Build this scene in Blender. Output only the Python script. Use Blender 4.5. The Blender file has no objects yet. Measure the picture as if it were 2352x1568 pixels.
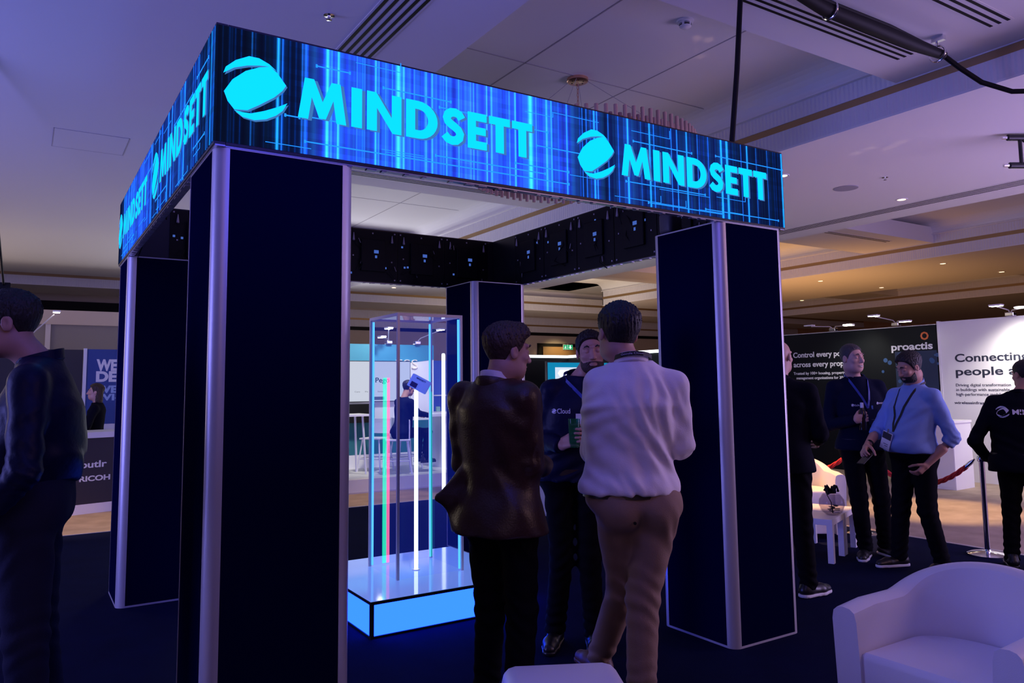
import bpy, bmesh, math, random
import numpy as np
from mathutils import Vector, Matrix
random.seed(7)
S = bpy.context.scene
COL = S.collection
PI = math.pi

# ------------------------------------------------------------------ camera, world, exposure
cam_d = bpy.data.cameras.new('camera'); cam = bpy.data.objects.new('camera', cam_d); COL.objects.link(cam)
YAW, PITCH, ROLL, FPX = 0.5674196, 0.0953537, -0.0116926, 1761.66
_f = Vector((math.sin(YAW)*math.cos(PITCH), math.cos(YAW)*math.cos(PITCH), math.sin(PITCH)))
_r = Vector((math.cos(YAW), -math.sin(YAW), 0)); _u = _r.cross(_f)
R2 = math.cos(ROLL)*_r + math.sin(ROLL)*_u; U2 = -math.sin(ROLL)*_r + math.cos(ROLL)*_u
M = Matrix((R2, U2, -_f)).transposed().to_4x4(); M.translation = Vector((-0.5994, -3.1278, 1.5225))
cam.matrix_world = M
cam_d.sensor_fit = 'HORIZONTAL'; cam_d.sensor_width = 36; cam_d.lens = 36*FPX/2352
cam_d.shift_y = -67.32/2352; cam_d.shift_x = -0.45/2352; cam_d.clip_start = .05; cam_d.clip_end = 200
S.camera = cam
S.view_settings.view_transform = 'Standard'; S.view_settings.look = 'None'
S.view_settings.exposure = 0.0; S.view_settings.gamma = 1.0; S.view_settings.use_curve_mapping = False
W = bpy.data.worlds.new('world'); S.world = W; W.use_nodes = True
W.node_tree.nodes['Background'].inputs[0].default_value = (.30, .22, .62, 1)
W.node_tree.nodes['Background'].inputs[1].default_value = .05

def light(kind, name, loc, energy, color, target=None, size=.5, size_y=None, spot=60, blend=.5):
    d = bpy.data.lights.new(name, kind); d.energy = energy; d.color = color
    if kind == 'AREA':
        d.size = size
        if size_y: d.shape = 'RECTANGLE'; d.size_y = size_y
    elif kind == 'SPOT':
        d.spot_size = math.radians(spot); d.spot_blend = blend; d.shadow_soft_size = size
    else: d.shadow_soft_size = size
    o = bpy.data.objects.new(name, d); COL.objects.link(o); o.location = loc
    if target is not None:
        o.rotation_euler = (Vector(target)-Vector(loc)).to_track_quat('-Z', 'Y').to_euler()
    return o

# unseen area lights added to wash the hall
light('AREA', 'purple_wash_fill', (-3.0, -6.0, 3.6), 24, (1.0, .62, .80), (1.5, 1.0, 1.2), 2.5)
light('AREA', 'pink_wash_fill', (5.5, -5.5, 3.6), 46, (1.0, .55, .62), (4.0, 3.0, 1.5), 2.0)
light('AREA', 'ceiling_blue_fill', (.3, -2.6, 2.9), 60, (.10, .10, 1.0), (.5, -1.5, 4.5), 2.0)  # added unseen light, as if cast up by the banner screens

# ------------------------------------------------------------------ materials
def mat(name, col, rough=.5, metal=0, emit=None, es=1, bump=0, bscale=60, spec=.5, noise=0, nscale=8, alpha=None, stretch=None, coat=0):
    m = bpy.data.materials.new(name); m.use_nodes = True; nt = m.node_tree; b = nt.nodes['Principled BSDF']
    b.inputs['Base Color'].default_value = (*col, 1); b.inputs['Roughness'].default_value = rough
    b.inputs['Metallic'].default_value = metal; b.inputs['Specular IOR Level'].default_value = spec
    if coat: b.inputs['Coat Weight'].default_value = coat
    if emit is not None:
        b.inputs['Emission Color'].default_value = (*emit, 1); b.inputs['Emission Strength'].default_value = es
    if bump or noise:
        tc = nt.nodes.new('ShaderNodeTexCoord'); src = tc.outputs['Object']
        if stretch:
            mp = nt.nodes.new('ShaderNodeMapping'); mp.inputs['Scale'].default_value = stretch
            nt.links.new(src, mp.inputs[0]); src = mp.outputs[0]
        if bump:
            n = nt.nodes.new('ShaderNodeTexNoise'); n.inputs['Scale'].default_value = bscale; n.inputs['Detail'].default_value = 4
            nt.links.new(src, n.inputs['Vector'])
            bp = nt.nodes.new('ShaderNodeBump'); bp.inputs['Strength'].default_value = bump; bp.inputs['Distance'].default_value = .01
            nt.links.new(n.outputs['Fac'], bp.inputs['Height']); nt.links.new(bp.outputs[0], b.inputs['Normal'])
        if noise:
            n2 = nt.nodes.new('ShaderNodeTexNoise'); n2.inputs['Scale'].default_value = nscale; n2.inputs['Detail'].default_value = 5
            nt.links.new(src, n2.inputs['Vector'])
            mx = nt.nodes.new('ShaderNodeMix'); mx.data_type = 'RGBA'
            nt.links.new(n2.outputs['Fac'], mx.inputs[0])
            mx.inputs[6].default_value = (*[c*(1-noise) for c in col], 1); mx.inputs[7].default_value = (*[min(1, c*(1+noise)) for c in col], 1)
            nt.links.new(mx.outputs[2], b.inputs['Base Color'])
    return m

def emis(name, col, s=1):
    m = bpy.data.materials.new(name); m.use_nodes = True; nt = m.node_tree; nt.nodes.clear()
    e = nt.nodes.new('ShaderNodeEmission'); e.inputs[0].default_value = (*col, 1); e.inputs[1].default_value = s
    o = nt.nodes.new('ShaderNodeOutputMaterial'); nt.links.new(e.outputs[0], o.inputs[0]); return m

def clear(name, tint=(1, 1, 1), gloss=.08, rough=.02, ecol=None, es=0, ior=1.3):
    m = bpy.data.materials.new(name); m.use_nodes = True; nt = m.node_tree; nt.nodes.clear()
    t = nt.nodes.new('ShaderNodeBsdfTransparent'); t.inputs[0].default_value = (*tint, 1)
    g = nt.nodes.new('ShaderNodeBsdfGlossy'); g.inputs['Roughness'].default_value = rough
    fr = nt.nodes.new('ShaderNodeFresnel'); fr.inputs[0].default_value = ior
    mx = nt.nodes.new('ShaderNodeMixShader'); o = nt.nodes.new('ShaderNodeOutputMaterial')
    ge = nt.nodes.new('ShaderNodeNewGeometry'); mm = nt.nodes.new('ShaderNodeMath'); mm.operation = 'SUBTRACT'; mm.inputs[0].default_value = 1; nt.links.new(ge.outputs['Backfacing'], mm.inputs[1])
    m2 = nt.nodes.new('ShaderNodeMath'); m2.operation = 'MULTIPLY'; nt.links.new(fr.outputs[0], m2.inputs[0]); nt.links.new(mm.outputs[0], m2.inputs[1])
    nt.links.new(m2.outputs[0], mx.inputs[0]); nt.links.new(t.outputs[0], mx.inputs[1]); nt.links.new(g.outputs[0], mx.inputs[2])
    out = mx.outputs[0]
    if ecol:
        e = nt.nodes.new('ShaderNodeEmission'); e.inputs[0].default_value = (*ecol, 1); e.inputs[1].default_value = es
        ad = nt.nodes.new('ShaderNodeAddShader'); nt.links.new(out, ad.inputs[0]); nt.links.new(e.outputs[0], ad.inputs[1]); out = ad.outputs[0]
    nt.links.new(out, o.inputs[0]); return m

def vcol_emis(name, s=1):
    m = bpy.data.materials.new(name); m.use_nodes = True; nt = m.node_tree; nt.nodes.clear()
    a = nt.nodes.new('ShaderNodeVertexColor'); a.layer_name = 'image'
    e = nt.nodes.new('ShaderNodeEmission'); e.inputs[1].default_value = s
    o = nt.nodes.new('ShaderNodeOutputMaterial')
    nt.links.new(a.outputs[0], e.inputs[0]); nt.links.new(e.outputs[0], o.inputs[0]); return m

def stripe_mat(name, col, scale, depth):
    """fluted wall covering: fine vertical ribs as a bump"""
    m = mat(name, col, .7); nt = m.node_tree; b = nt.nodes['Principled BSDF']
    tc = nt.nodes.new('ShaderNodeTexCoord'); wv = nt.nodes.new('ShaderNodeTexWave'); wv.wave_type = 'BANDS'; wv.bands_direction = 'DIAGONAL'
    mp = nt.nodes.new('ShaderNodeMapping'); mp.inputs['Scale'].default_value = (1, 1, 0)
    wv.inputs['Scale'].default_value = scale; bp = nt.nodes.new('ShaderNodeBump'); bp.inputs['Strength'].default_value = depth; bp.inputs['Distance'].default_value = .01
    nt.links.new(tc.outputs['Object'], mp.inputs[0]); nt.links.new(mp.outputs[0], wv.inputs[0]); nt.links.new(wv.outputs['Fac'], bp.inputs['Height']); nt.links.new(bp.outputs[0], b.inputs['Normal'])
    return m

MT = {}
MT['ceiling'] = mat('ceiling_paint', (.78, .76, .76), .8, bump=.05, bscale=200)
MT['tile'] = mat('ceiling_tile', (.80, .79, .78), .8)
MT['flute'] = stripe_mat('fluted_band', (.72, .70, .72), 14, .5)
MT['bronze'] = mat('bronze_strip', (.40, .26, .12), .45, .5)
MT['seam'] = mat('seam_grey', (.42, .40, .43), .8)  # grey of ceiling joints, hatch frame and chandelier wires
MT['black'] = mat('black_matte', (.006, .006, .008), .6, spec=.2)
MT['blackm'] = mat('black_metal', (.015, .015, .018), .35, .3)
MT['navy'] = mat('navy_panel', (.0014, .0024, .022), .7, spec=0)
MT['alu'] = mat('brushed_aluminium', (.56, .53, .57), .38, .35, bump=.03, bscale=400)
MT['white'] = mat('white_laminate', (.82, .82, .84), .35)
MT['whitep'] = mat('white_panel', (.80, .80, .82), .6)
MT['leather'] = mat('white_leatherette', (.80, .78, .80), .42, bump=.10, bscale=350)
MT['chrome'] = mat('chrome', (.85, .85, .87), .12, 1)
MT['copper'] = mat('copper', (.75, .42, .28), .3, .9)
MT['rosewood'] = mat('rose_wood_rod', (.50, .33, .28), .5)
MT['lamp_w'] = emis('lamp_white', (1, .95, .82), 22)
MT['lamp_o'] = emis('lamp_warm', (1, .68, .32), 6)
MT['cyan'] = emis('led_cyan', (.004, .78, 2.2), 1.0)
MT['cyan_line'] = emis('led_line', (.02, .36, 1.5), 1.0)

# ------------------------------------------------------------------ mesh helpers
class MB:
    def __init__(s): s.v = []; s.f = []
    def add(s, v, f):
        n = len(s.v); s.v += [tuple(p) for p in v]; s.f += [tuple(i+n for i in q) for q in f]; return s
    def box(s, a, b, rz=0, c=None, bev=0):
        (x0, y0, z0), (x1, y1, z1) = a, b
        if bev > 0:
            bm = bmesh.new(); bmesh.ops.create_cube(bm, size=1)
            bmesh.ops.scale(bm, vec=(x1-x0, y1-y0, z1-z0), verts=bm.verts); bmesh.ops.translate(bm, vec=((x0+x1)/2, (y0+y1)/2, (z0+z1)/2), verts=bm.verts)
            bmesh.ops.bevel(bm, geom=list(bm.edges), offset=bev, segments=3, affect='EDGES', profile=.5)
            bm.verts.index_update(); v = [p.co[:] for p in bm.verts]; f = [[q.index for q in k.verts] for k in bm.faces]; bm.free()
        else:
            v = [(x0, y0, z0), (x1, y0, z0), (x1, y1, z0), (x0, y1, z0), (x0, y0, z1), (x1, y0, z1), (x1, y1, z1), (x0, y1, z1)]
            f = [(0, 3, 2, 1), (4, 5, 6, 7), (0, 1, 5, 4), (1, 2, 6, 5), (2, 3, 7, 6), (3, 0, 4, 7)]
        if rz:
            cx, cy = c if c else ((x0+x1)/2, (y0+y1)/2); cs, sn = math.cos(rz), math.sin(rz)
            v = [(cx+(x-cx)*cs-(y-cy)*sn, cy+(x-cx)*sn+(y-cy)*cs, z) for x, y, z in v]
        return s.add(v, f)
    def tube(s, pts, r, n=12, cap=True):
        pts = [Vector(p) for p in pts]; k = len(pts)
        rs = r if isinstance(r, (list, tuple)) else [r]*k
        v = []; f = []; up = None
        for i, p in enumerate(pts):
            d = (pts[min(i+1, k-1)]-pts[max(i-1, 0)]).normalized()
            if up is None: up = Vector((0, 0, 1)) if abs(d.z) < .9 else Vector((1, 0, 0))
            a = d.cross(up).normalized(); bb = a.cross(d).normalized(); up = bb
            for j in range(n):
                t = 2*PI*j/n; v.append(p+(a*math.cos(t)+bb*math.sin(t))*rs[i])
        for i in range(k-1):
            for j in range(n):
                f.append((i*n+j, i*n+(j+1) % n, (i+1)*n+(j+1) % n, (i+1)*n+j))
        if cap: f.append(tuple(range(n))); f.append(tuple(range((k-1)*n, k*n))[::-1])
        return s.add(v, f)
    def lathe(s, prof, c=(0, 0, 0), n=24):
        v = []; f = []; k = len(prof)
        for r, z in prof:
            for j in range(n):
                t = 2*PI*j/n; v.append((c[0]+r*math.cos(t), c[1]+r*math.sin(t), c[2]+z))
        for i in range(k-1):
            for j in range(n): f.append((i*n+j, i*n+(j+1) % n, (i+1)*n+(j+1) % n, (i+1)*n+j))
        if prof[0][0] > 0: f.append(tuple(range(n))[::-1])
        if prof[-1][0] > 0: f.append(tuple(range((k-1)*n, k*n)))
        return s.add(v, f)
    def prism(s, poly, z0, z1):
        n = len(poly); v = [(x, y, z0) for x, y in poly]+[(x, y, z1) for x, y in poly]
        f = [tuple(range(n))[::-1], tuple(range(n, 2*n))]+[(i, (i+1) % n, n+(i+1) % n, n+i) for i in range(n)]
        return s.add(v, f)
    def xform(s, m):
        s.v = [tuple(m @ Vector(p)) for p in s.v]; return s
    def build(s, name, m, parent=None, smooth=False, loc=None):
        me = bpy.data.meshes.new(name); me.from_pydata(s.v, [], s.f); me.update()
        bm = bmesh.new(); bm.from_mesh(me); bmesh.ops.recalc_face_normals(bm, faces=bm.faces); bm.to_mesh(me); bm.free()
        if isinstance(m, str): m = MT[m]
        me.materials.append(m)
        if smooth:
            me.polygons.foreach_set('use_smooth', [True]*len(me.polygons))
            try: me.set_sharp_from_angle(angle=math.radians(40))
            except Exception: pass
        o = bpy.data.objects.new(name, me); COL.objects.link(o)
        if parent is not None: o.parent = parent
        if loc is not None: o.location = loc
        return o

def tag(o, label, cat, group=None, kind=None):
    o['label'] = label; o['category'] = cat
    if group: o['group'] = group
    if kind: o['kind'] = kind
    return o
def thing(name, label, cat, loc=(0, 0, 0), rz=0, group=None):
    o = bpy.data.objects.new(name, None); COL.objects.link(o); o.location = loc; o.rotation_euler = (0, 0, rz); o.empty_display_size = .1
    return tag(o, label, cat, group)
def struct(name, mb, m, label=None):
    o = mb.build(name, m); o['kind'] = 'structure'
    if label: o['label'] = label
    return o
def dup(root, loc, rz=None, label=None, group=None):
    r = root.copy(); COL.objects.link(r); r.location = loc
    if rz is not None: r.rotation_euler = (0, 0, rz)
    if label: r['label'] = label
    if group: r['group'] = group
    for ch in list(root.children):
        c = ch.copy(); COL.objects.link(c); c.parent = r
        for g in ch.children:
            d = g.copy(); COL.objects.link(d); d.parent = c
    return r
def at(o, rz=0, loc=(0, 0, 0), rx=0, ry=0):
    o.rotation_euler = (rx, ry, rz); o.location = loc; return o

_dg = None
def text_mesh(txt, width=None, height=None, bold=0.0, depth=.004, align='LEFT', shear=0, spacing=1.0):
    """lettering as verts/faces in the XZ plane, x right, z up, baseline start at the origin, facing -y"""
    c = bpy.data.curves.new('txt', 'FONT'); c.body = txt; c.size = 1; c.offset = bold; c.extrude = .001; c.align_x = 'LEFT'; c.shear = shear
    c.space_character = spacing; c.resolution_u = 5
    o = bpy.data.objects.new('txt', c); COL.objects.link(o); bpy.context.view_layer.update()
    me = bpy.data.meshes.new_from_object(o.evaluated_get(bpy.context.evaluated_depsgraph_get()))
    v = np.array([p.co[:] for p in me.vertices]); f = [tuple(p.vertices) for p in me.polygons]
    bpy.data.objects.remove(o); bpy.data.curves.remove(c); bpy.data.meshes.remove(me)
    x0, x1 = v[:, 0].min(), v[:, 0].max()
    v[:, 0] -= x0; sx = sz = 1
    hh = .73  # cap height of the built-in face
    if width: sx = width/(x1-x0)
    sz = height/hh if height else sx
    if not width: sx = sz
    zz = v[:, 2]; out = np.stack([v[:, 0]*sx, np.where(zz > 0, -depth, 0), v[:, 1]*sz], 1)
    if align == 'CENTER': out[:, 0] -= (x1-x0)*sx/2
    return out.tolist(), f
def texts(rows):
    return TextRows(rows)
class TextRows:
    """lines of lettering, each line a mesh of its own"""
    def __init__(s, rows):
        s.m = []
        for r in rows:
            x, z = r[0], r[1]; v, f = text_mesh(*r[2:3], **r[3]); s.m.append(MB().add([(p[0]+x, p[1], p[2]+z) for p in v], f))
    def xform(s, m):
        for q in s.m: q.xform(m)
        return s
    def build(s, *a, **k): return [q.build(*a, **k) for q in s.m]

# ------------------------------------------------------------------ setting: floor and ceiling
struct('floor', MB().box((-14, -9, -.06), (30, 20.3, 0)), mat('patterned_carpet', (.34, .26, .20), .95, noise=.45, nscale=3.5, bump=.3, bscale=300))
cm = mat('booth_carpet_blue', (.0030, .0055, .030), .95, spec=.04, bump=.5, bscale=250, noise=.35, nscale=4)
tag(MB().box((-4.5, -6.5, 0), (6.78, 6.33, .012)).build('carpet', cm), 'dark blue exhibition carpet laid under and around the booth', 'carpet')
tag(MB().box((6.75, -6.5, .012), (6.79, 6.35, .017)).box((-4.5, 6.31, .012), (6.79, 6.35, .017)).build('carpet_edging', mat('edging', (.45, .42, .45), .5, .5)), 'thin pale metal edging strip along the border of the blue carpet', 'edging')

ZL, ZB, ZC, ZT = 3.85, 4.13, 4.28, 4.50
XS = [(-13, 1.9), (5.78, 9.9), (13.9, 18.0), (22.0, 30.0)]           # low soffits
YB = [(-6.4, -5.0), (-.85, .55), (4.70, 6.11), (10.25, 11.65)]       # bridges across the coffers
cb = MB()
for x0, x1 in XS: cb.box((x0, -9, ZL), (x1, 14.6, ZL+.02)); cb.box((x0+.25, -9, ZL+.02), (x1-.25, 14.6, 4.62))
cb.box((-13, 16.6, ZL), (30, 18.2, ZL+.02)); cb.box((-13, 16.85, ZL+.02), (30, 18.0, 4.62)); cb.box((-13, -9, 4.62), (30, 20.3, 4.7))
for y0, y1 in YB:
    for x0, x1 in ((1.9, 5.78), (9.9, 13.9), (18, 22)): cb.box((x0-.3, y0, ZB), (x1+.3, y1, ZB+.3))
struct('ceiling', cb, 'ceiling')
# fluted bands and bronze strips round each trough
fb = MB(); br = MB(); lip = MB()
def face_x(x, s, y0, y1):     # vertical face at x, its front towards s
    t = .03*s
    for z0, z1 in ((ZL+.02, 4.05), (4.12, ZC)): fb.box((min(x, x-t), y0, z0), (max(x, x-t), y1, z1))
    lip.box((min(x+t*1.6, x-t), y0, ZC), (max(x+t*1.6, x-t), y1, ZC+.018))
    br.box((min(x-t*.3, x-t), y0, 4.05), (max(x-t*.3, x-t), y1, 4.12))
def face_y(y, s, x0, x1):
    t = .03*s
    for z0, z1 in ((ZL+.02, 4.05), (4.12, ZC)): fb.box((x0, min(y, y-t), z0), (x1, max(y, y-t), z1))
    lip.box((x0, min(y+t*1.6, y-t), ZC), (x1, max(y+t*1.6, y-t), ZC+.018))
    br.box((x0, min(y-t*.3, y-t), 4.05), (x1, max(y-t*.3, y-t), 4.12))
for (x0, x1) in ((1.9, 5.78), (9.9, 13.9), (18, 22)):
    face_x(x0, 1, -9, 14.6); face_x(x1, -1, -9, 14.6)
face_y(16.6, -1, -13, 30); face_y(14.6, 1, -13, 1.9); face_y(14.6, 1, 5.78, 9.9); face_y(14.6, 1, 13.9, 18); 
for z0, z1 in ((3.44, 3.66), (3.72, 3.98)): fb.box((4, 19.97, z0), (30, 20.03, z1))
br.box((4, 19.985, 3.66), (30, 20.03, 3.72))
struct('trim_6', lip, 'ceiling', 'plaster lip over the fluted bands'); struct('trim_1', fb, 'flute', 'pale fluted bands around the ceiling troughs'); struct('trim_2', br, 'bronze', 'bronze strips set into the ceiling bands')
# raised coffer panels: plaster tiles with seams, curved cove at the sides
tp = MB(); sm = MB()
for x0, x1 in ((1.9, 5.78), (9.9, 13.9), (18, 22)):
    tp.box((x0-.1, -9, ZT), (x1+.1, 16.4, ZT+.1))
    n = 6
    for side, xx in ((-1, x0), (1, x1)):
        for i in range(n):           # quarter-round cove
            a0, a1 = i/n*PI/2, (i+1)/n*PI/2
            p = lambda a: (xx+side*(-.26+.25*math.sin(a)), ZT-.20*(1-math.cos(a)))
            (ax, az), (bx, bz) = p(a0), p(a1)
            tp.add([(ax, -9, az), (bx, -9, bz), (bx, 14.6, bz), (ax, 14.6, az)], [(0, 1, 2, 3)])
    xm = (x0+x1)/2
    for sx in (-.625, .625): sm.box((xm+sx-.006, -9, ZT-.003), (xm+sx+.006, 16.4, ZT))
    for yy in (-3, 2.58, 8.17, 13.6): sm.box((x0, yy-.006, ZT-.003), (x1, yy+.006, ZT))
tp.box((-13, 14.6, ZT), (30, 16.85, ZT+.1)); tp.box((-13, 18.0, ZT), (30, 20.2, ZT+.1))
struct('ceiling_coffer', tp, 'tile', 'raised plaster coffer panels'); struct('trim_3', sm, 'seam', 'dark seams between the coffer panels')
struct('wall_back', MB().box((-13, 20.0, 0), (30, 20.2, 4.6)), mat('wall_paint', (.52, .44, .38), .8))
struct('trim_4', MB().box((4, 19.95, 3.33), (30, 20.0, 3.44)).box((-13, 19.9, 3.60), (4, 20.0, 3.85)), 'black', 'dark pelmet band at the top of the far wall')
struct('wall_right', MB().box((30, -9, 0), (30.2, 20.3, 4.6)), mat('wall_wood', (.30, .15, .07), .6, noise=.3, nscale=2))
struct('wall_left', MB().box((-13.2, -9, 0), (-13, 20.3, 4.6)), mat('wall_paint_left', (.5, .45, .42), .8))

# ------------------------------------------------------------------ booth: four pillars
BW, BD, H0, H1, PW, PR = 3.464, 3.574, 2.492, 2.992, .584, .057
PO = .009
def pillar(x, y, label):
    t = thing('pillar', label, 'pillar', (x, y, .012), 0, 'booth corner pillars')
    h = H0-.014
    for k in range(4):
        m = Matrix.Translation((PW/2, PW/2, 0)) @ Matrix.Rotation(k*PI/2, 4, 'Z') @ Matrix.Translation((-PW/2, -PW/2, 0))
        MB().box((PR, .003, .012), (PW-PR, .03, h)).xform(m).build('side_panel', 'navy', t)
        arc = [(PR-PR*math.cos(a), PR-PR*math.sin(a)) for a in [i*PI/2/8 for i in range(9)]]
        inn = [(PR-(PR-.006)*math.cos(a), PR-(PR-.006)*math.sin(a)) for a in [i*PI/2/8 for i in range(8, -1, -1)]]
        MB().prism(arc+inn, 0, h).xform(m).build('corner_profile', 'alu', t, True)
        MB().box((PR, .0, 0), (PW-PR, .03, .012)).box((PR, 0, h-.008), (PW-PR, .03, h)).xform(m).build('edge_trim', 'alu', t)
    MB().box((.02, .02, h-.03), (PW-.02, PW-.02, h-.01)).build('top_cap', 'black', t)
    return t
pillar(PO, PO, 'navy booth pillar with silver corners nearest the camera, under the corner of both lit banners')
pillar(BW-PO-PW, PO, 'navy booth pillar with silver corners beside the man in the white shirt')
pillar(PO, BD-PO-PW, 'navy booth pillar with silver corners far behind at the left end of the side banner')
pillar(BW-PO-PW, BD-PO-PW, 'navy booth pillar with silver corners behind the clear display case')

# ------------------------------------------------------------------ booth: lit banners
MT['plug_grey'] = mat('plug_grey', (.42, .38, .42), .4); MT['status_blue'] = emis('status_blue', (.10, .22, .85), .55); MT['rail_grey'] = mat('rail_grey', (.35, .35, .42), .3, .7); MT['led_shadow'] = emis('led_shadow', (.05, .19, .50), 1)
def letters_mindsett(width, h):
    """bold geometric capitals; returns polygons (lists of points) and quad strips in a unit where h is the cap height"""
    polys = []; quads = []
    x = 0; g = .125
    P = lambda pts: polys.append([(x+a, b) for a, b in pts])
    P([(0, 0), (.15, 1), (.37, 1), (.58, .47), (.79, 1), (1.01, 1), (1.16, 0), (.92, 0), (.84, .55), (.66, .06), (.50, .06), (.32, .55), (.24, 0)]); x += 1.16+g
    P([(0, 0), (0, 1), (.27, 1), (.27, 0)]); x += .27+g
    P([(0, 0), (0, 1), (.24, 1), (.65, .40), (.65, 1), (.91, 1), (.91, 0), (.67, 0), (.26, .60), (.26, 0)]); x += .91+g
    o = [(0, 0), (0, 1)]+[(.34+.54*math.sin(a), .5+.5*math.cos(a)) for a in [i*PI/14 for i in range(15)]]
    q = [(.25, .22), (.25, .78)]+[(.34+.27*math.sin(a), .5+.28*math.cos(a)) for a in [i*PI/14 for i in range(15)]]
    for i in range(len(o)):
        j = (i+1) % len(o); quads.append([(x+o[i][0], o[i][1]), (x+o[j][0], o[j][1]), (x+q[j][0], q[j][1]), (x+q[i][0], q[i][1])])
    x += .88+g*.8
    ctr = [(.60, .74), (.53, .85), (.42, .89), (.30, .88), (.20, .81), (.165, .71), (.20, .62), (.29, .55), (.40, .49), (.50, .42), (.555, .32), (.53, .21), (.44, .13), (.32, .11), (.20, .14), (.10, .25)]
    L = []; R = []
    for i, (a, b) in enumerate(ctr):
        a0, b0 = ctr[max(i-1, 0)]; a1, b1 = ctr[min(i+1, len(ctr)-1)]; d = math.hypot(a1-a0, b1-b0); nx, ny = -(b1-b0)/d, (a1-a0)/d
        t = .118; L.append((x+a+nx*t, b+ny*t)); R.append((x+a-nx*t, b-ny*t))
    for i in range(len(L)-1): quads.append([L[i], L[i+1], R[i+1], R[i]])
    x += .68+g*.8
    P([(0, 0), (0, 1), (.58, 1), (.58, .78), (.25, .78), (.25, .61), (.55, .61), (.55, .40), (.25, .40), (.25, .22), (.58, .22), (.58, 0)]); x += .58+g*.6
    for k in range(2):
        P([(.20, 0), (.20, .78), (0, .78), (0, 1), (.66, 1), (.66, .78), (.46, .78), (.46, 0)]); x += .66+(g*.55 if k == 0 else 0)
    s = width/x
    return [[(a*s, b*h) for a, b in p] for p in polys+quads]
EMB = [[(.029, .293), (.038, .320), (.076, .356), (.128, .384), (.168, .384), (.209, .368), (.240, .345), (.213, .358), (.169, .353), (.122, .343), (.07, .323)],
       [(.033, .218), (.065, .273), (.116, .319), (.169, .345), (.213, .358), (.244, .336), (.281, .290), (.266, .265), (.232, .230), (.172, .186), (.126, .156), (.074, .150), (.048, .180)],
       [(.074, .147), (.107, .144), (.14, .145), (.193, .165), (.24, .188), (.287, .215), (.268, .179), (.241, .154), (.2, .131), (.154, .119), (.107, .125)]]
def flat(mb, polys, dy, dx=0, dz=0, sx=1, sz=1):
    for p in polys: mb.add([(dx+a*sx, dy, dz+b*sz) for a, b in p], [tuple(range(len(p)))])
    return mb
SCREEN = vcol_emis('led_screen', 1.0)
def srgb(r, g, b): return tuple(((c/255)/12.92 if c/255 <= .04045 else ((c/255+.055)/1.055)**2.4) for c in (r, g, b))
FR = dict(  # bright streaks of the front picture: place along the panel, half width, strength
 a=[(.141,.003,.25),(.248,.006,.9),(.266,.004,.5),(.35,.004,.3),(.365,.008,.35),(.46,.008,1.3),(.478,.004,.6),(.509,.006,1.2),(.594,.004,.5),(.63,.003,.5),(.682,.005,1.0),(.697,.004,.6),(.73,.003,.5),(.792,.012,1.25),(.818,.006,.9),(.873,.004,.4),(.931,.006,.7),(.963,.004,.8),(1.038,.004,.7),(1.104,.004,.7),(1.169,.005,.5),(1.259,.004,.9),(1.286,.006,.8),(1.388,.004,.6),(1.424,.005,1.0),(1.516,.014,1.4),(1.55,.004,.6),(1.615,.008,.9),(1.645,.006,.8),(1.743,.005,.7),(1.846,.003,.5),(1.873,.004,.5),(1.926,.005,.9),(1.945,.004,.7),(2.022,.004,.4),(2.092,.003,.4),(2.161,.006,.9),(2.257,.003,.3),(2.322,.006,.9),(2.355,.004,.6),(2.489,.004,.6),(2.534,.004,.7),(2.611,.006,.8),(2.7,.003,.5),(2.79,.003,.5),(2.9,.008,1.0),(2.95,.010,.9),(3.075,.003,.5),(3.13,.006,.9),(3.214,.003,.4),(3.316,.003,.4),(3.455,.006,1.0)],
 bg=[(0,.0),(.24,.02),(.34,.05),(.37,.35),(.42,.55),(.48,.9),(.6,.8),(.75,1),(1.3,1.15),(1.62,1),(1.72,.75),(1.78,.45),(1.85,.12),(1.95,.45),(2.0,.1),(2.15,.35),(2.3,.12),(2.5,.18),(2.8,.15),(3.0,.10),(3.3,.05),(3.47,.02)])
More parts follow.
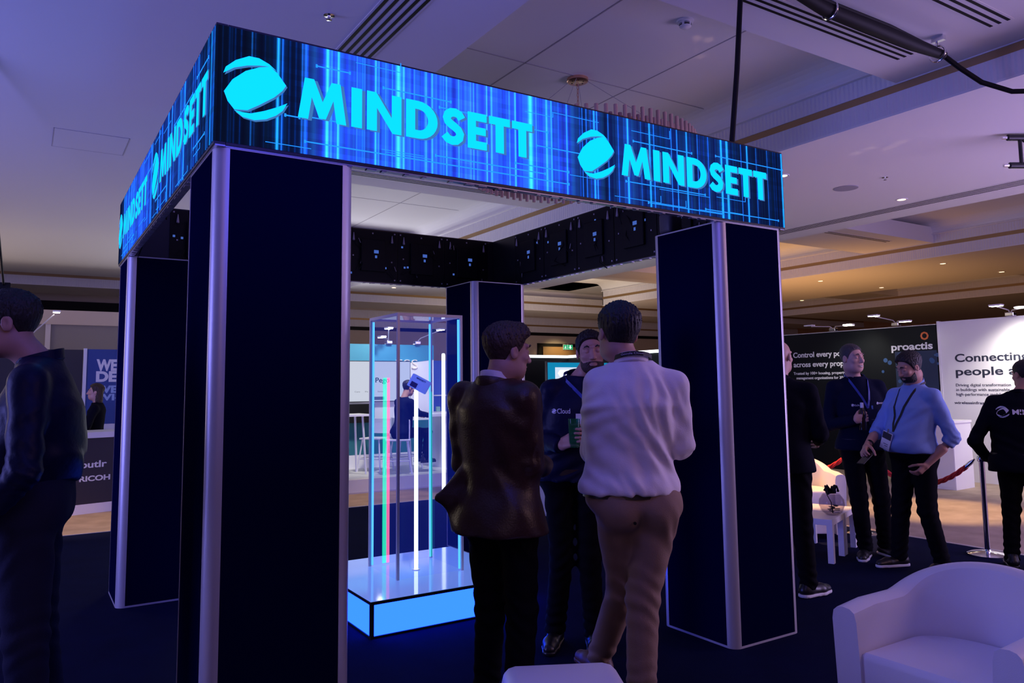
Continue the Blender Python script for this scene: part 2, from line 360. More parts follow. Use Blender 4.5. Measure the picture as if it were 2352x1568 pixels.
def led_banner(L, streaks, bg, seed, lines):
    """a banner of length L: x along the picture, front facing -y"""
    rnd = np.random.RandomState(seed)
    nx, nz = int(L/.003), 20
    u = (np.arange(nx)+.5)*L/nx
    base = np.interp(u, [b[0] for b in bg], [b[1] for b in bg])
    jit = np.interp(u, np.linspace(0, L, int(L*26)), rnd.rand(int(L*26)))
    jit2 = np.interp(u, np.linspace(0, L, int(L*90)), rnd.rand(int(L*90)))
    st = np.zeros(nx); co = np.zeros(nx); st1 = np.zeros(nx)
    ex = [(q, .0014+.0020*rnd.rand(), (.10+.65*rnd.rand()**2.2)*(.22+.9*min(1, np.interp(q, [b[0] for b in bg], [b[1] for b in bg])))) for q in rnd.rand(int(L*60))*L]
    for c, w, a in list(streaks)+ex:
        gs = np.exp(-((u-c)/w)**2); st += a*gs + a*.09*np.exp(-((u-c)/(w*4))**2); co += np.maximum(a-.55, 0)*gs
    for c, w, a in streaks: st1 += min(1.25*a+.15, 1.3)*np.exp(-((u-c)/(w*.62))**2)
    img = np.zeros((nz, nx, 3))
    for r in range(nz):
        v = np.interp(u, np.linspace(0, L, int(L*9)), rnd.rand(int(L*9)))
        b = base*(.45+.45*jit+.30*jit2)*(.8+.35*v)+.010*jit2
        s = st*(.65+.6*v)
        img[r, :, 0] = .002+.026*b + .010*s*base + .02*st1
        img[r, :, 1] = .003+.125*b*(.5+jit2) + .09*s + .22*st1 + .55*co
        img[r, :, 2] = .012+.70*b + .62*s + .45*st1
    me = bpy.data.meshes.new('screen')
    X = np.linspace(0, L, nx+1); Zs = np.linspace(.012, .492, nz+1)
    vv = np.zeros(((nx+1)*(nz+1), 3)); vv[:, 0] = np.tile(X, nz+1); vv[:, 2] = np.repeat(Zs, nx+1); vv[:, 1] = -.002
    idx = np.arange((nx+1)*(nz+1)).reshape(nz+1, nx+1)
    f = np.stack([idx[:-1, :-1], idx[:-1, 1:], idx[1:, 1:], idx[1:, :-1]], -1).reshape(-1, 4)
    me.from_pydata(vv.tolist(), [], f.tolist())
    ca = me.color_attributes.new('image', 'FLOAT_COLOR', 'CORNER')
    cc = np.ones((len(f), 4, 4)); img[:, :, 2] *= 1+1.3*np.clip(img[:, :, 2], 0, 1); cc[:, :, :3] = np.clip(img, 0, 2.6).reshape(-1, 1, 3)
    ca.data.foreach_set('color', cc.ravel()); me.materials.append(SCREEN)
    return me
def banner(label, L, streaks, bg, seed, loc, rz, outer=True, logos=((0, 0), (1.775, 0)), lines=(), mitre=False):
    t = thing('led_banner', label, 'banner', loc, rz, 'lit banners round the top of the booth')
    ins = .047 if mitre else 0
    MB().box((ins, 0, .0), (L-ins, .045, .5)).build('cabinet', 'blackm', t)
    und = MB().box((ins, .006, -.006), (L-ins, .045, 0))
    for i in range(int(L/.5)+1):
        for dx in (.06, .15, .22, .33, .42):
            if ins < i*.5+dx and i*.5+dx+.05 < L-ins: und.box((i*.5+dx, .012, -.010), (i*.5+dx+random.choice((.02, .045)), .04, -.006))
    und.build('bottom_rail', 'rail_grey', t)
    if outer:
        me = led_banner(L, streaks, bg, seed, lines); o = bpy.data.objects.new('screen', me); COL.objects.link(o); o.parent = t
        ln = MB(); rnd = random.Random(seed)
        for (x0, x1, z) in lines: ln.box((x0, -.0045, z-.0025), (x1, -.0030, z+.0025)).box((x0-.004, -.0045, z-.007), (x0+.004, -.003, z+.007)).box((x1-.004, -.0045, z-.007), (x1+.004, -.003, z+.007))
        for k in range(int(L*4.5)):
            x0 = rnd.random()*(L-.4); z = rnd.choice((.03, .05, .08, .10, .125, .40, .43, .46)) + rnd.uniform(-.01, .01); w = rnd.uniform(.05, .35)
            ln.box((x0, -.0040, z-.0014), (x0+w, -.0030, z+.0014))
            if rnd.random() < .5: ln.box((x0+w-.002, -.004, z), (x0+w+.002, -.003, z+rnd.uniform(.01, .05)))
            ln.box((rnd.random()*(L-.02), -.004, z+.03), (0, -.003, 0)) if False else None
        ln.build('circuit_lines', 'cyan_line', t)
        for dx, w in logos:
            sh = MB(); le = MB(); em = MB()
            dx = min(dx, L-1.65)
            lt = letters_mindsett(1.19 if w == 0 else w, .178)
            flat(sh, lt, -.0048, dx+.332+.016, .165-.005); flat(le, lt, -.0070, dx+.332, .165)
            flat(sh, EMB, -.0048, dx+.006, -.006); flat(em, EMB, -.0070, dx, 0)
            sh.build('letter_shadow', 'led_shadow', t); le.build('lettering', 'cyan', t); em.build('emblem', 'cyan', t)
    # inner side: black cabinet backs with plugs, screws and status lights
    k = MB(); g = MB(); rnd = random.Random(seed+50)
    for i in range(int((L-.22)/.5)):
        x = .11+i*.5
        k.box((x+.004, .045, .01), (x+.496, .052, .49)); k.box((x+.13, .052, .10), (x+.37, .075, .40), bev=.008)
        for hx in (.06, .44): MB().lathe([(.003, 0), (.012, .006), (.009, .03), (.003, .075)], (x+hx, .066, .375), 8).build('plug', 'plug_grey', t, True)
        for hx, hz in ((.03, .03), (.47, .03), (.03, .47), (.47, .47), (.25, .46), (.06, .2), (.44, .24)): g.box((x+hx-.006, .052, hz-.006), (x+hx+.006, .058, hz+.006))
        MB().box((x+.20, .075, .27), (x+.245, .077, .30)).build('status_light', 'status_blue', t); MB().box((x+.215, .075, .225), (x+.235, .077, .25)).build('status_light', 'status_blue', t)
        for _ in range(4):
            hx, hz = rnd.uniform(.03, .46), rnd.uniform(.06, .45); MB().box((x+hx, .052, hz), (x+hx+.018, .0545, hz+.018)).build('status_light', 'status_blue', t)
        for _ in range(3):
            hx, hz = rnd.uniform(.05, .44), rnd.uniform(.08, .42); k.tube([(x+hx, .07, hz), (x+hx+rnd.uniform(-.05, .05), .085, hz-.05), (x+hx+rnd.uniform(-.1, .1), .07, hz-.11)], .004, 6)
            MB().tube([(x+hx-.02, .065, hz), (x+hx-.02+rnd.uniform(-.02, .02), .07, hz-.045)], .0028, 5).build('cable_tie', 'plug_grey', t)
    k.build('cabinet_back', 'black', t); g.build('screw_pattern', 'plug_grey', t)
    return t
FL_LINES = [(.411, .56, .406), (.718, 1.06, .372), (.365, 1.75, .066), (.04+.24, .34, .165), (.385, .55, .175), (1.42, 1.75, .13), (.98, 1.6, .10), (2.20, 2.65, .37), (1.55, 1.85, .24), (2.85, 3.46, .385), (2.14, 2.75, .135), (2.75, 3.4, .05), (2.3, 2.9, .035), (1.5, 1.62, .32), (1.0, 1.45, .335)]
banner('long lit banner facing the camera over the booth front, cyan lettering', BW, FR['a'], FR['bg'], 3, (0, 0, H0), 0, True, ((0, 0), (1.775, 0)), FL_LINES, True)
r2 = random.Random(9)
ls = [(r2.uniform(0, BD), r2.uniform(.004, .010), r2.uniform(.35, 1.0)) for _ in range(44)]+[(3.50, .006, 1.0)]
lbg = [(0, .0), (.2, .1), (.5, .6), (1.2, .75), (1.7, .7), (1.85, .15), (2.1, .25), (2.6, .3), (3.0, .25), (3.3, .10), (3.51, .02)]
banner('lit banner along the left side of the booth running away from the camera', BD, ls, lbg, 11, (0, BD, H0), -PI/2, True, ((0, 1.30), (1.83, 1.30)), [(.4, 1.0, .08), (1.5, 2.0, .35), (2.0, 2.4, .1), (2.6, 3.1, .36), (3.2, 3.45, .40), (3.15, 3.4, .09)])
banner('dark back of the lit banner on the right side of the booth, seen from inside', BD, ls, lbg, 21, (BW, 0, H0), PI/2, True, ((0, 1.30), (1.83, 1.30)))
banner('dark back of the lit banner on the far side of the booth, seen from inside', BW, FR['a'], FR['bg'], 31, (BW, BD, H0), PI, True, ((0, 0), (1.7, 0)), (), True)

# small rounded sensor housing standing on the right pillar
t = thing('loudspeaker', 'small dark rounded loudspeaker standing on top of the right booth pillar', 'speaker', (BW-PO-PW+.075, .49, H0+.0))
MB().box((-.06, -.06, 0), (.06, .06, .15), bev=.03).build('housing', mat('dark_grey_plastic', (.06, .055, .08), .5), t, True)
MB().box((.055, -.012, .10), (.07, .012, .14)).build('bracket', 'blackm', t)

# ------------------------------------------------------------------ display plinth and clear case
px0, py0, px1, py1, ph = 1.23, 1.37, 2.38, 2.52, .232
t = thing('display_plinth', 'low square plinth glowing blue white with black edges inside the booth', 'plinth', (px0, py0, .012))
w, d, h = px1-px0, py1-py0, ph-.012
glow = emis('light_box_blue', (.055, .342, 8.0), 1.0)
for k in range(4):
    m = Matrix.Translation((w/2, d/2, 0)) @ Matrix.Rotation(k*PI/2, 4, 'Z') @ Matrix.Translation((-w/2, -d/2, 0))
    MB().box((.02, .004, .015), (w-.02, .012, h-.022)).xform(m).build('light_panel', glow, t)
fm = MB()
for a, b in ((0, 0), (w-.022, 0), (0, d-.022), (w-.022, d-.022)): fm.box((a, b, 0), (a+.022, b+.022, h-.02))
fm.box((0, 0, h-.022), (w, .022, h-.003)).box((0, d-.022, h-.022), (w, d, h-.003)).box((0, .022, h-.022), (.022, d-.022, h-.003)).box((w-.022, .022, h-.022), (w, d-.022, h-.003))
fm.box((.022, 0, 0), (w-.022, .02, .012)).box((.022, d-.02, 0), (w-.022, d, .012)).box((0, .022, 0), (.02, d-.022, .012)).box((w-.02, .022, 0), (w, d-.022, .012))
fm.build('frame', 'black', t)
MB().box((.001, .001, h-.003), (w-.001, d-.001, h)).build('top_board', mat('opal_top', (.62, .66, .75), .06, emit=srgb(90, 140, 240), es=.55), t)

cx0, cy0, cx1, cy1, ch = 1.57, 1.75, 2.08, 2.26, 2.034-ph
t = thing('display_case', 'tall clear display case with cyan edge lights on the plinth', 'display case', (cx0, cy0, ph))
w, d = cx1-cx0, cy1-cy0
acr = clear('clear_acrylic', (.93, .95, 1.0), rough=.01, ecol=(.02, .05, .9), es=.030, ior=1.14)  # faint blue emission added to the panes for the glow inside the case
for k, (a, b) in enumerate(((0, 0), (w-.018, 0), (0, d-.018), (w-.018, d-.018))):
    MB().box((a, b, 0), (a+.018, b+.018, ch-.02)).build('post', 'alu', t)
    ia, ib = (a+.018 if a == 0 else a-.011), (b+.018 if b == 0 else b-.011)
    if k > 0: MB().box((ia, ib, .01), (ia+.011, ib+.011, ch-.03)).build('edge_light', emis('edge_cyan_%d' % k, (.14, .74, 1.7), 1.0), t)
for a, b in (((0, 0), (w, .012)), ((0, d-.012), (w, d)), ((0, .012), (.012, d-.012)), ((w-.012, .012), (w, d-.012))):
    MB().box((*a, ch-.02), (*b, ch)).build('top_rail', 'alu', t)
for a, b in (((.018, .004), (w-.018, .008)), ((.018, d-.008), (w-.018, d-.004)), ((.004, .018), (.008, d-.018)), ((w-.008, .018), (w-.004, d-.018))):
    MB().box((*a, .002), (*b, ch-.02)).build('pane', acr, t)
MB().box((.012, .012, ch-.012), (w-.012, d-.012, ch-.008)).build('lid', acr, t)
for nm, x0, xx, c in (('green', .104, .134, (.0, .75, .42)), ('pink', .135, .158, (.95, .18, .35))):  # reflections of the tube in the panes, built as glowing strips
    o = MB().box((x0, d-.018, .01), (xx, d-.012, 1.36)).build('reflection_strip', clear('tinted_'+nm, tuple(.55+.4*q for q in c), ecol=c, es=.55), t); o['label'] = nm+' strip imitating a reflection of the tube'
for nm, x0, xx, c in (('pink', w-.028, w-.014, (.95, .18, .35)), ('green', w-.014, w+.0, (.0, .6, .42))):  # second pair of tube reflections, again as glowing strips
    o = MB().box((x0, d-.018, .01), (xx, d-.012, 1.25)).build('reflection_strip', clear('tinted_r_'+nm, tuple(.55+.4*q for q in c), ecol=c, es=.40), t); o['label'] = nm+' strip imitating a reflection of the tube'
rc = (1.81-cx0, 1.96-cy0)
t2 = thing('light_tube', 'white glowing upright tube inside the clear case holding the small box', 'light tube', (1.81, 1.96, ph))
MB().lathe([(.014, .004), (.014, 1.27), (0, 1.27)], n=16).build('tube', emis('tube_white', (.85, .97, 1.0), 2.6), t2, True)
MB().lathe([(.028, 0), (.028, .004), (0, .004)], n=20).build('foot', 'white', t2)
bxm = Matrix.Translation((1.825, 1.95, ph+1.30)) @ Matrix.Rotation(-.56, 4, 'Z') @ Matrix.Rotation(.50, 4, 'Y')
t = thing('product_box', 'small white sensor box tilted on top of the glowing tube', 'box', (0, 0, 0)); t.matrix_world = bxm
t.rotation_euler = bxm.to_euler(); t.location = bxm.translation
MB().box((-.073, -.035, -.036), (.073, .035, .060), bev=.006).build('housing', mat('box_white_lit', (.62, .72, .95), .4, emit=(.10, .22, .9), es=.30), t, True)  # blue light of the case baked into tint and emission
MB().box((-.055, -.0362, -.028), (-.005, -.0350, .008)).build('dark_label', mat('box_label', (.05, .03, .12), .5), t)
texts([(-.035, .038, 'MINDSETT', dict(width=.075, bold=.03, depth=.001))]).xform(Matrix.Translation((0, -.0355, 0))).build('lettering', mat('box_print', (.03, .06, .16), .5), t)

# ------------------------------------------------------------------ ceiling fittings
def slot_diffuser(x0, y0, x1, y1, z, n, along, label):
    t = thing('air_diffuser', label, 'air vent', (x0, y0, z), 0, 'slot diffusers')
    w, d = x1-x0, y1-y0
    MB().box((0, 0, -.006), (w, d, -.002)).build('frame', 'ceiling', t)
    sl = MB()
    for i in range(n):
        c = (i+.5)/n
        if along == 'y': sl.box((c*w-.011, .02, -.009), (c*w+.011, d-.02, -.006))
        else: sl.box((.02, c*d-.011, -.009), (w-.02, c*d+.011, -.006))
    sl.build('slot', 'black', t)
slot_diffuser(1.13, -2.0, 1.40, 5.6, ZL, 5, 'y', 'long slot diffuser in the low ceiling left of the coffer')
slot_diffuser(3.0, .10, 5.32, .27, ZB, 3, 'x', 'slot diffuser on the ceiling bridge nearest the coffer, beside the black pipe')
slot_diffuser(4.2, -.60, 5.36, -.42, ZB, 3, 'x', 'short slot diffuser on the ceiling bridge near the top edge of the photo')
slot_diffuser(2.2, 5.52, 4.9, 5.70, ZB, 3, 'x', 'slot diffuser seen through the top opening of the booth')
slot_diffuser(9.15, 1.0, 9.42, 5.3, ZL, 4, 'y', 'slot diffuser in the low ceiling right of the booth')
slot_diffuser(10.1, 4.98, 13.0, 5.12, ZB, 2, 'x', 'slot diffuser on the far right ceiling bridge')
def downlight(x, y, z, label):
    t = thing('downlight', label, 'downlight', (x, y, z), 0, 'small warm ceiling downlights')
    MB().lathe([(.075, -.004), (.075, 0), (.055, 0), (.052, -.006), (.07, -.008), (.075, -.004)], n=20).build('rim', 'white', t, True)
    MB().lathe([(0, -.004), (.052, -.004)], n=20).build('lamp', 'lamp_o', t)
DL = [(8.86, 2.35), (6.56, 2.38), (6.68, 13.46), (14.9, 7.89), (17.39, 7.94), (14.83, 5.04), (17.19, 5.05), (18.1, 10.8), (17.5, 13.2), (14.6, 11.3), (16.4, 2.6), (15.6, 13.6)]
DN = ['downlight glowing warm in the low ceiling right of the booth', 'downlight half hidden by the right end of the front banner', 'downlight seen through the booth above the clear case']
for i, (x, y) in enumerate(DL): downlight(x, y, ZL, DN[i] if i < 3 else 'small warm downlight in the far brown ceiling on the right')
t = thing('smoke_detector', 'white slotted smoke detector on the coffer ceiling', 'smoke detector', (3.89, 1.21, ZT))
MB().lathe([(.07, 0), (.07, -.015), (.052, -.02), (.05, -.05), (.035, -.062), (0, -.064)], n=28).build('body', 'white', t, True)
s_ = MB()
for zz in (-.028, -.042):
    for a in range(5):
        a0 = a*2*PI/5; s_.add([(.0515*math.cos(q), .0515*math.sin(q), zz+dz) for dz in (-.005, .005) for q in [a0+j*.22 for j in range(5)]], [(j, j+1, j+6, j+5) for j in range(4)])
s_.build('slot', 'black', t)
t = thing('ceiling_speaker', 'round flush grey speaker grille in the low ceiling', 'ceiling speaker', (7.7, 2.36, ZL))
MB().lathe([(.14, 0), (.14, -.006), (.13, -.008), (0, -.008)], n=32).build('grille', mat('grille_grey', (.35, .33, .40), .6), t)
for x, y, l in ((7.65, 1.83, 'tiny sprinkler head in the low ceiling right of the booth'), (.93, 1.37, 'tiny sprinkler head in the ceiling above the left banner')):
    t = thing('sprinkler', l, 'sprinkler', (x, y, ZL), 0, 'sprinkler heads')
    MB().lathe([(.035, 0), (.035, -.004), (.01, -.006), (.008, -.03), (.018, -.032), (0, -.034)], n=16).build('head', 'chrome', t, True)
t = thing('access_panel', 'flush rectangular access panel in the low ceiling on the left', 'access panel', (-.46, 4.63, ZL))
m_ = MB()
for a, b in (((0, 0), (.61, .006)), ((0, .6), (.61, .606)), ((0, 0), (.006, .6)), ((.604, 0), (.61, .6))): m_.box((*a, -.003), (*b, 0))
m_.build('frame', 'seam', t); MB().box((.006, .006, -.002), (.604, .6, 0)).build('panel', 'ceiling', t)

# chandelier: drum of hanging wooden rods
t = thing('chandelier', 'round chandelier of hanging wooden rods behind the front banner', 'chandelier', (3.86, 2.63, ZT))
MB().lathe([(0, -.035), (.095, -.035), (.105, -.028), (.105, 0)], n=32).build('canopy', 'copper', t, True)
kh = MB()
for i in range(6): kh.box((.06*math.cos(i*PI/3)-.006, .06*math.sin(i*PI/3)-.006, -.0375), (.06*math.cos(i*PI/3)+.006, .06*math.sin(i*PI/3)+.006, -.035))
kh.build('screw_hole', 'black', t)
chn = MB()
for i in range(16):
    z = -.05-i*.038; a = 0 if i % 2 else PI/2
    chn.tube([(.009*math.cos(a)*math.cos(q), .009*math.sin(a)*math.cos(q), z+.024*math.sin(q)) for q in [j*2*PI/10 for j in range(11)]], .003, 6, False)
chn.build('chain', 'copper', t, True)
for i in range(4):
    a = PI/4+i*PI/2; MB().tube([(.09*math.cos(a), .09*math.sin(a), -.03), (1.0*math.cos(a), 1.0*math.sin(a), -.70)], .0025, 5).build('wire', 'seam', t)
MB().lathe([(1.02, -.76), (1.06, -.76), (1.06, -.74), (1.02, -.74), (1.02, -.76)], n=64).lathe([(.92, -.80), (.95, -.80), (.95, -.78), (.92, -.78), (.92, -.80)], n=64).build('ring', 'copper', t, True)
for layer, (rr, nn, zt, zb) in enumerate(((1.10, 84, -.665, -.95), (1.05, 78, -.715, -.99))):
    rb = MB()
    for i in range(nn):
        a = 2*PI*(i+.5*layer)/nn; rb.tube([(rr*math.cos(a), rr*math.sin(a), zt), (rr*math.cos(a), rr*math.sin(a), zb)], .017, 8)
    o = rb.build('rod_curtain', 'rosewood', t, True)

# cables and rigging under the ceiling bridge
tag(MB().tube([(3.115, .10, 2.97), (3.12, .10, 3.05), (3.181, .09, 3.52), (3.25, .10, 4.0), (3.268, .10, 4.128)], .017, 10).build('hanging_cable', 'black', None, True), 'thick black cable hanging from the ceiling down to the right end of the front banner', 'cable')
t = thing('rigging_pipe', 'black pipe wrapped in cable clamped under the ceiling bridge at the top', 'pipe', (0, 0, 0))
MB().tube([(2.6, -.13, 4.03), (3.0, -.13, 4.02), (3.42, -.13, 4.05), (3.8, -.13, 4.0), (4.3, -.125, 4.005), (4.8, -.14, 3.99), (5.24, -.14, 4.0)], [.042, .042, .042, .05, .055, .05, .034], 12).build('pipe', 'black', t, True)
MB().tube([(3.1, -.17, 4.03), (3.9, -.175, 4.02), (4.5, -.17, 4.03), (5.2, -.16, 4.0)], .014, 8).build('taped_cable', 'black', t, True)
for x in (3.86, 5.18):
    MB().tube([(x, -.13, ZB), (x, -.13, 4.04)], .008, 8).tube([(x, -.13+.06*math.cos(a), 4.0+.06*math.sin(a)) for a in [q*PI/8 for q in range(17)]], .008, 8).box((x-.02, -.19, 4.09), (x+.02, -.10, ZB-.001)).build('clamp', 'chrome', t, True)
tag(MB().tube([(5.24, -.14, 4.0), (5.36, -.20, 3.90), (5.50, -.28, 3.79), (5.65, -.42, 3.70), (5.85, -.75, 3.64), (6.1, -1.2, 3.66)], .019, 8).build('sagging_cable', 'black', None, True), 'black cable sagging off the end of the clamped pipe at the upper right', 'cable')
t = thing('lighting_truss', 'black end of a hanging lighting truss at the right edge under the ceiling', 'truss', (7.20, .32, 3.54))
for dy, dz in ((0, 0), (0, .27)):
    MB().tube([(0, dy, dz), (1.5, -.9, dz)], .03, 10).build('chord', 'blackm', t, True)
    MB().tube([(-.05, .03, dz), (0, 0, dz)], .016, 8).build('end_pin', 'chrome', t, True)
bc = MB().tube([(.1, -.06, 0), (.1, -.06, .27)], .018, 8)
for i in range(4): a, b = .1+i*.3, .1+(i+1)*.3; bc.tube([(a, -.6*a, 0 if i % 2 else .27), (b, -.6*b, .27 if i % 2 else 0)], .014, 8)
bc.build('brace', 'blackm', t, True)
MB().tube([(.6, -.36, .27), (.6, -.36, .33)], .01, 6).build('hanger', 'blackm', t)
t = thing('hanging_cable_box', 'thin dark cable with a small black box hanging at the left edge', 'cable', (-.86, 8.0, 2.62))
MB().tube([(-.06, -5.0, 1.24), (-.02, -2.0, .62), (.02, 0, .18)], .012, 6).build('cable', 'black', t, True)
MB().box((-.05, -.05, 0), (.09, .05, .22), bev=.008).build('box', 'black', t)

# ------------------------------------------------------------------ figures: bodies and clothes as smooth distance fields meshed by surface nets
F32 = np.float32
def surface_net(fn, lo, hi, h):
    lo = np.array(lo, float); n = np.maximum(np.ceil((np.array(hi)-lo)/h).astype(int)+1, 4)
    ax = [lo[i]+h*np.arange(n[i]) for i in range(3)]
    X, Y, Z = np.meshgrid(*[a.astype(F32) for a in ax], indexing='ij')
    d = fn(X, Y, Z)
    d[0], d[-1] = np.maximum(d[0], h*.5), np.maximum(d[-1], h*.5)
    d[:, 0], d[:, -1] = np.maximum(d[:, 0], h*.5), np.maximum(d[:, -1], h*.5)
    d[:, :, 0], d[:, :, -1] = np.maximum(d[:, :, 0], h*.5), np.maximum(d[:, :, -1], h*.5)
    ins = d < 0
    c = np.zeros([k-1 for k in n], int)
    for i in (0, 1):
        for j in (0, 1):
            for k in (0, 1): c += ins[i:n[0]-1+i, j:n[1]-1+j, k:n[2]-1+k]
    act = (c > 0) & (c < 8)
    ids = -np.ones(act.shape, int); cells = np.argwhere(act); ids[act] = np.arange(len(cells))
    acc = np.zeros((len(cells), 3)); cnt = np.zeros(len(cells))
    corners = [(i, j, k) for i in (0, 1) for j in (0, 1) for k in (0, 1)]
    for a in corners:
        for b in corners:
            if sum(abs(x-y) for x, y in zip(a, b)) == 1 and a < b:
                da = d[cells[:, 0]+a[0], cells[:, 1]+a[1], cells[:, 2]+a[2]]; db = d[cells[:, 0]+b[0], cells[:, 1]+b[1], cells[:, 2]+b[2]]
                m = (da < 0) != (db < 0); t = np.where(m, da/np.where(m, da-db, 1), 0)
                for q in range(3): acc[:, q] += np.where(m, a[q]+t*(b[q]-a[q]), 0)
                cnt += m
    V = lo+h*(cells+acc/np.maximum(cnt, 1)[:, None])
    faces = []
    for axn in range(3):
        u, v = [(1, 2), (2, 0), (0, 1)][axn]
        sl0 = [slice(None)]*3; sl1 = [slice(None)]*3; sl0[axn] = slice(0, -1); sl1[axn] = slice(1, None)
        e = ins[tuple(sl0)] != ins[tuple(sl1)]; pts = np.argwhere(e)
        ok = (pts[:, u] > 0) & (pts[:, v] > 0) & (pts[:, u] < n[u]-1) & (pts[:, v] < n[v]-1); pts = pts[ok]
        if not len(pts): continue
        def cid(du, dv):
            q = pts.copy(); q[:, u] += du; q[:, v] += dv; return ids[q[:, 0], q[:, 1], q[:, 2]]
        quad = np.stack([cid(-1, -1), cid(0, -1), cid(0, 0), cid(-1, 0)], 1)
        flip = ins[pts[:, 0], pts[:, 1], pts[:, 2]]
        quad[~flip] = quad[~flip][:, ::-1]; faces.append(quad[(quad >= 0).all(1)])
    return V, np.concatenate(faces) if faces else np.zeros((0, 4), int)

def smin(a, b, k):
    h = np.clip(.5+.5*(b-a)/k, 0, 1); return b+(a-b)*h-k*h*(1-h)
def smax(a, b, k): return -smin(-a, -b, k)
def cap(P, a, b, r1, r2):
    ax, ay, az = a; bx, by, bz = b[0]-ax, b[1]-ay, b[2]-az; l2 = bx*bx+by*by+bz*bz+1e-9
    X, Y, Z = P[0]-ax, P[1]-ay, P[2]-az
    t = np.clip((X*bx+Y*by+Z*bz)/l2, 0, 1)
    return np.sqrt((X-bx*t)**2+(Y-by*t)**2+(Z-bz*t)**2)-(r1+(r2-r1)*t)
def ell(P, c, r):
    k = np.sqrt(((P[0]-c[0])/r[0])**2+((P[1]-c[1])/r[1])**2+((P[2]-c[2])/r[2])**2); return (k-1)*min(r)
def prof(P, rows, grow=0):
    """a trunk of elliptical sections: rows of (z, cx, cy, rx, ry)"""
    R = np.array(rows); z = P[2]
    cx, cy, rx, ry = [np.interp(z, R[:, 0], R[:, i]).astype(F32) for i in (1, 2, 3, 4)]
    rx = rx+grow; ry = ry+grow
    k = np.sqrt(((P[0]-cx)/rx)**2+((P[1]-cy)/ry)**2)
    d = (k-1)*np.minimum(rx, ry)
    return np.maximum(d, np.maximum(R[0, 0]-z, z-R[-1, 0]))
def ridge(P, n1, lam, ph=0, n2=(.3, .8, .5), w=1.6):
    q = P[0]*n1[0]+P[1]*n1[1]+P[2]*n1[2]; q2 = P[0]*n2[0]+P[1]*n2[1]+P[2]*n2[2]
    return np.sin(2*PI/lam*q+ph+w*np.sin(2*PI/(lam*2.7)*q2+ph*2.3))
def gauss(P, c, r): return np.exp(-(((P[0]-c[0])**2+(P[1]-c[1])**2+(P[2]-c[2])**2)/r**2))

def np_mesh(name, chunks, m, parent, smooth=True):
    vs = []; fs = []; n = 0
    for V, F in chunks: vs.append(V); fs.append(F+n); n += len(V)
    V = np.concatenate(vs); F = np.concatenate(fs)
    me = bpy.data.meshes.new(name); me.from_pydata(V.tolist(), [], F.tolist()); me.update()
    if smooth: me.polygons.foreach_set('use_smooth', [True]*len(me.polygons))
    me.materials.append(MT[m] if isinstance(m, str) else m)
    o = bpy.data.objects.new(name, me); COL.objects.link(o); o.parent = parent
    return o

def rotz(v, a): c, s = math.cos(a), math.sin(a); return (v[0]*c-v[1]*s, v[0]*s+v[1]*c, v[2])
class HeadFrame:
    def __init__(s, c, yaw, pitch, roll, sc):
        s.m = Matrix.Rotation(-yaw, 3, 'Z') @ Matrix.Rotation(pitch, 3, 'X') @ Matrix.Rotation(roll, 3, 'Y'); s.c = c; s.s = sc
        s.i = np.array(s.m.inverted())
    def to(s, P):
        x, y, z = P[0]-s.c[0], P[1]-s.c[1], P[2]-s.c[2]; k = s.i/s.s
        return [x*k[r, 0]+y*k[r, 1]+z*k[r, 2] for r in range(3)]
    def out(s, p): return Vector(s.c)+s.m @ (Vector(p)*s.s)

def head_sdf(Q, jaw=1.0):
    a = ell(Q, (0, -.018, .030), (.075, .094, .088))
    a = smin(a, ell(Q, (0, .018, -.030), (.060*jaw, .074, .088)), .025)
    a = smin(a, ell(Q, (0, .048, -.092), (.036*jaw, .034, .028)), .03)
    ax = [np.abs(Q[0]), Q[1], Q[2]]
    a = smin(a, ell(ax, (.042*jaw, .012, -.070), (.022, .045, .034)), .025)
    a = smin(a, cap(ax, (.008, .087, .034), (.046, .070, .036), .010, .009), .014)       # brow
    a = smin(a, ell(ax, (.040, .062, -.018), (.022, .018, .016)), .02)                      # cheekbone
    a = smax(a, -ell(ax, (.032, .098, .012), (.019, .018, .012)), .012)                     # eye hollow
    a = smin(a, ell(ax, (.032, .076, .010), (.014, .012, .011)), .004)                      # lids
    a = smin(a, cap(Q, (0, .086, .020), (0, .110, -.026), .008, .012), .010)               # nose
    a = smin(a, ell(ax, (.011, .098, -.030), (.009, .010, .008)), .006)
    a = smin(a, ell(Q, (0, .086, -.057), (.024, .012, .006)), .006)                         # lips
    a = smin(a, ell(Q, (0, .084, -.069), (.021, .012, .007)), .006)
    a = smax(a, -cap(ax, (0, .101, -.0632), (.022, .090, -.0625), .0025, .002), .004)
    e = ell(ax, (.079, -.010, -.004), (.009, .020, .031)); e = smax(e, -ell(ax, (.088, -.004, .0), (.006, .011, .018)), .004)
    return smin(a, e, .008)
def hair_region(Q, line):
    L = np.array(line); zl = np.interp(Q[1], L[:, 0], L[:, 1]).astype(F32)
    return (zl-Q[2])*.75
HAIRLINE = [(-.12, -.078), (-.075, -.070), (-.04, -.050), (-.024, .012), (.004, .018), (.016, -.012), (.030, .030), (.050, .070), (.075, .090), (.10, .11)]

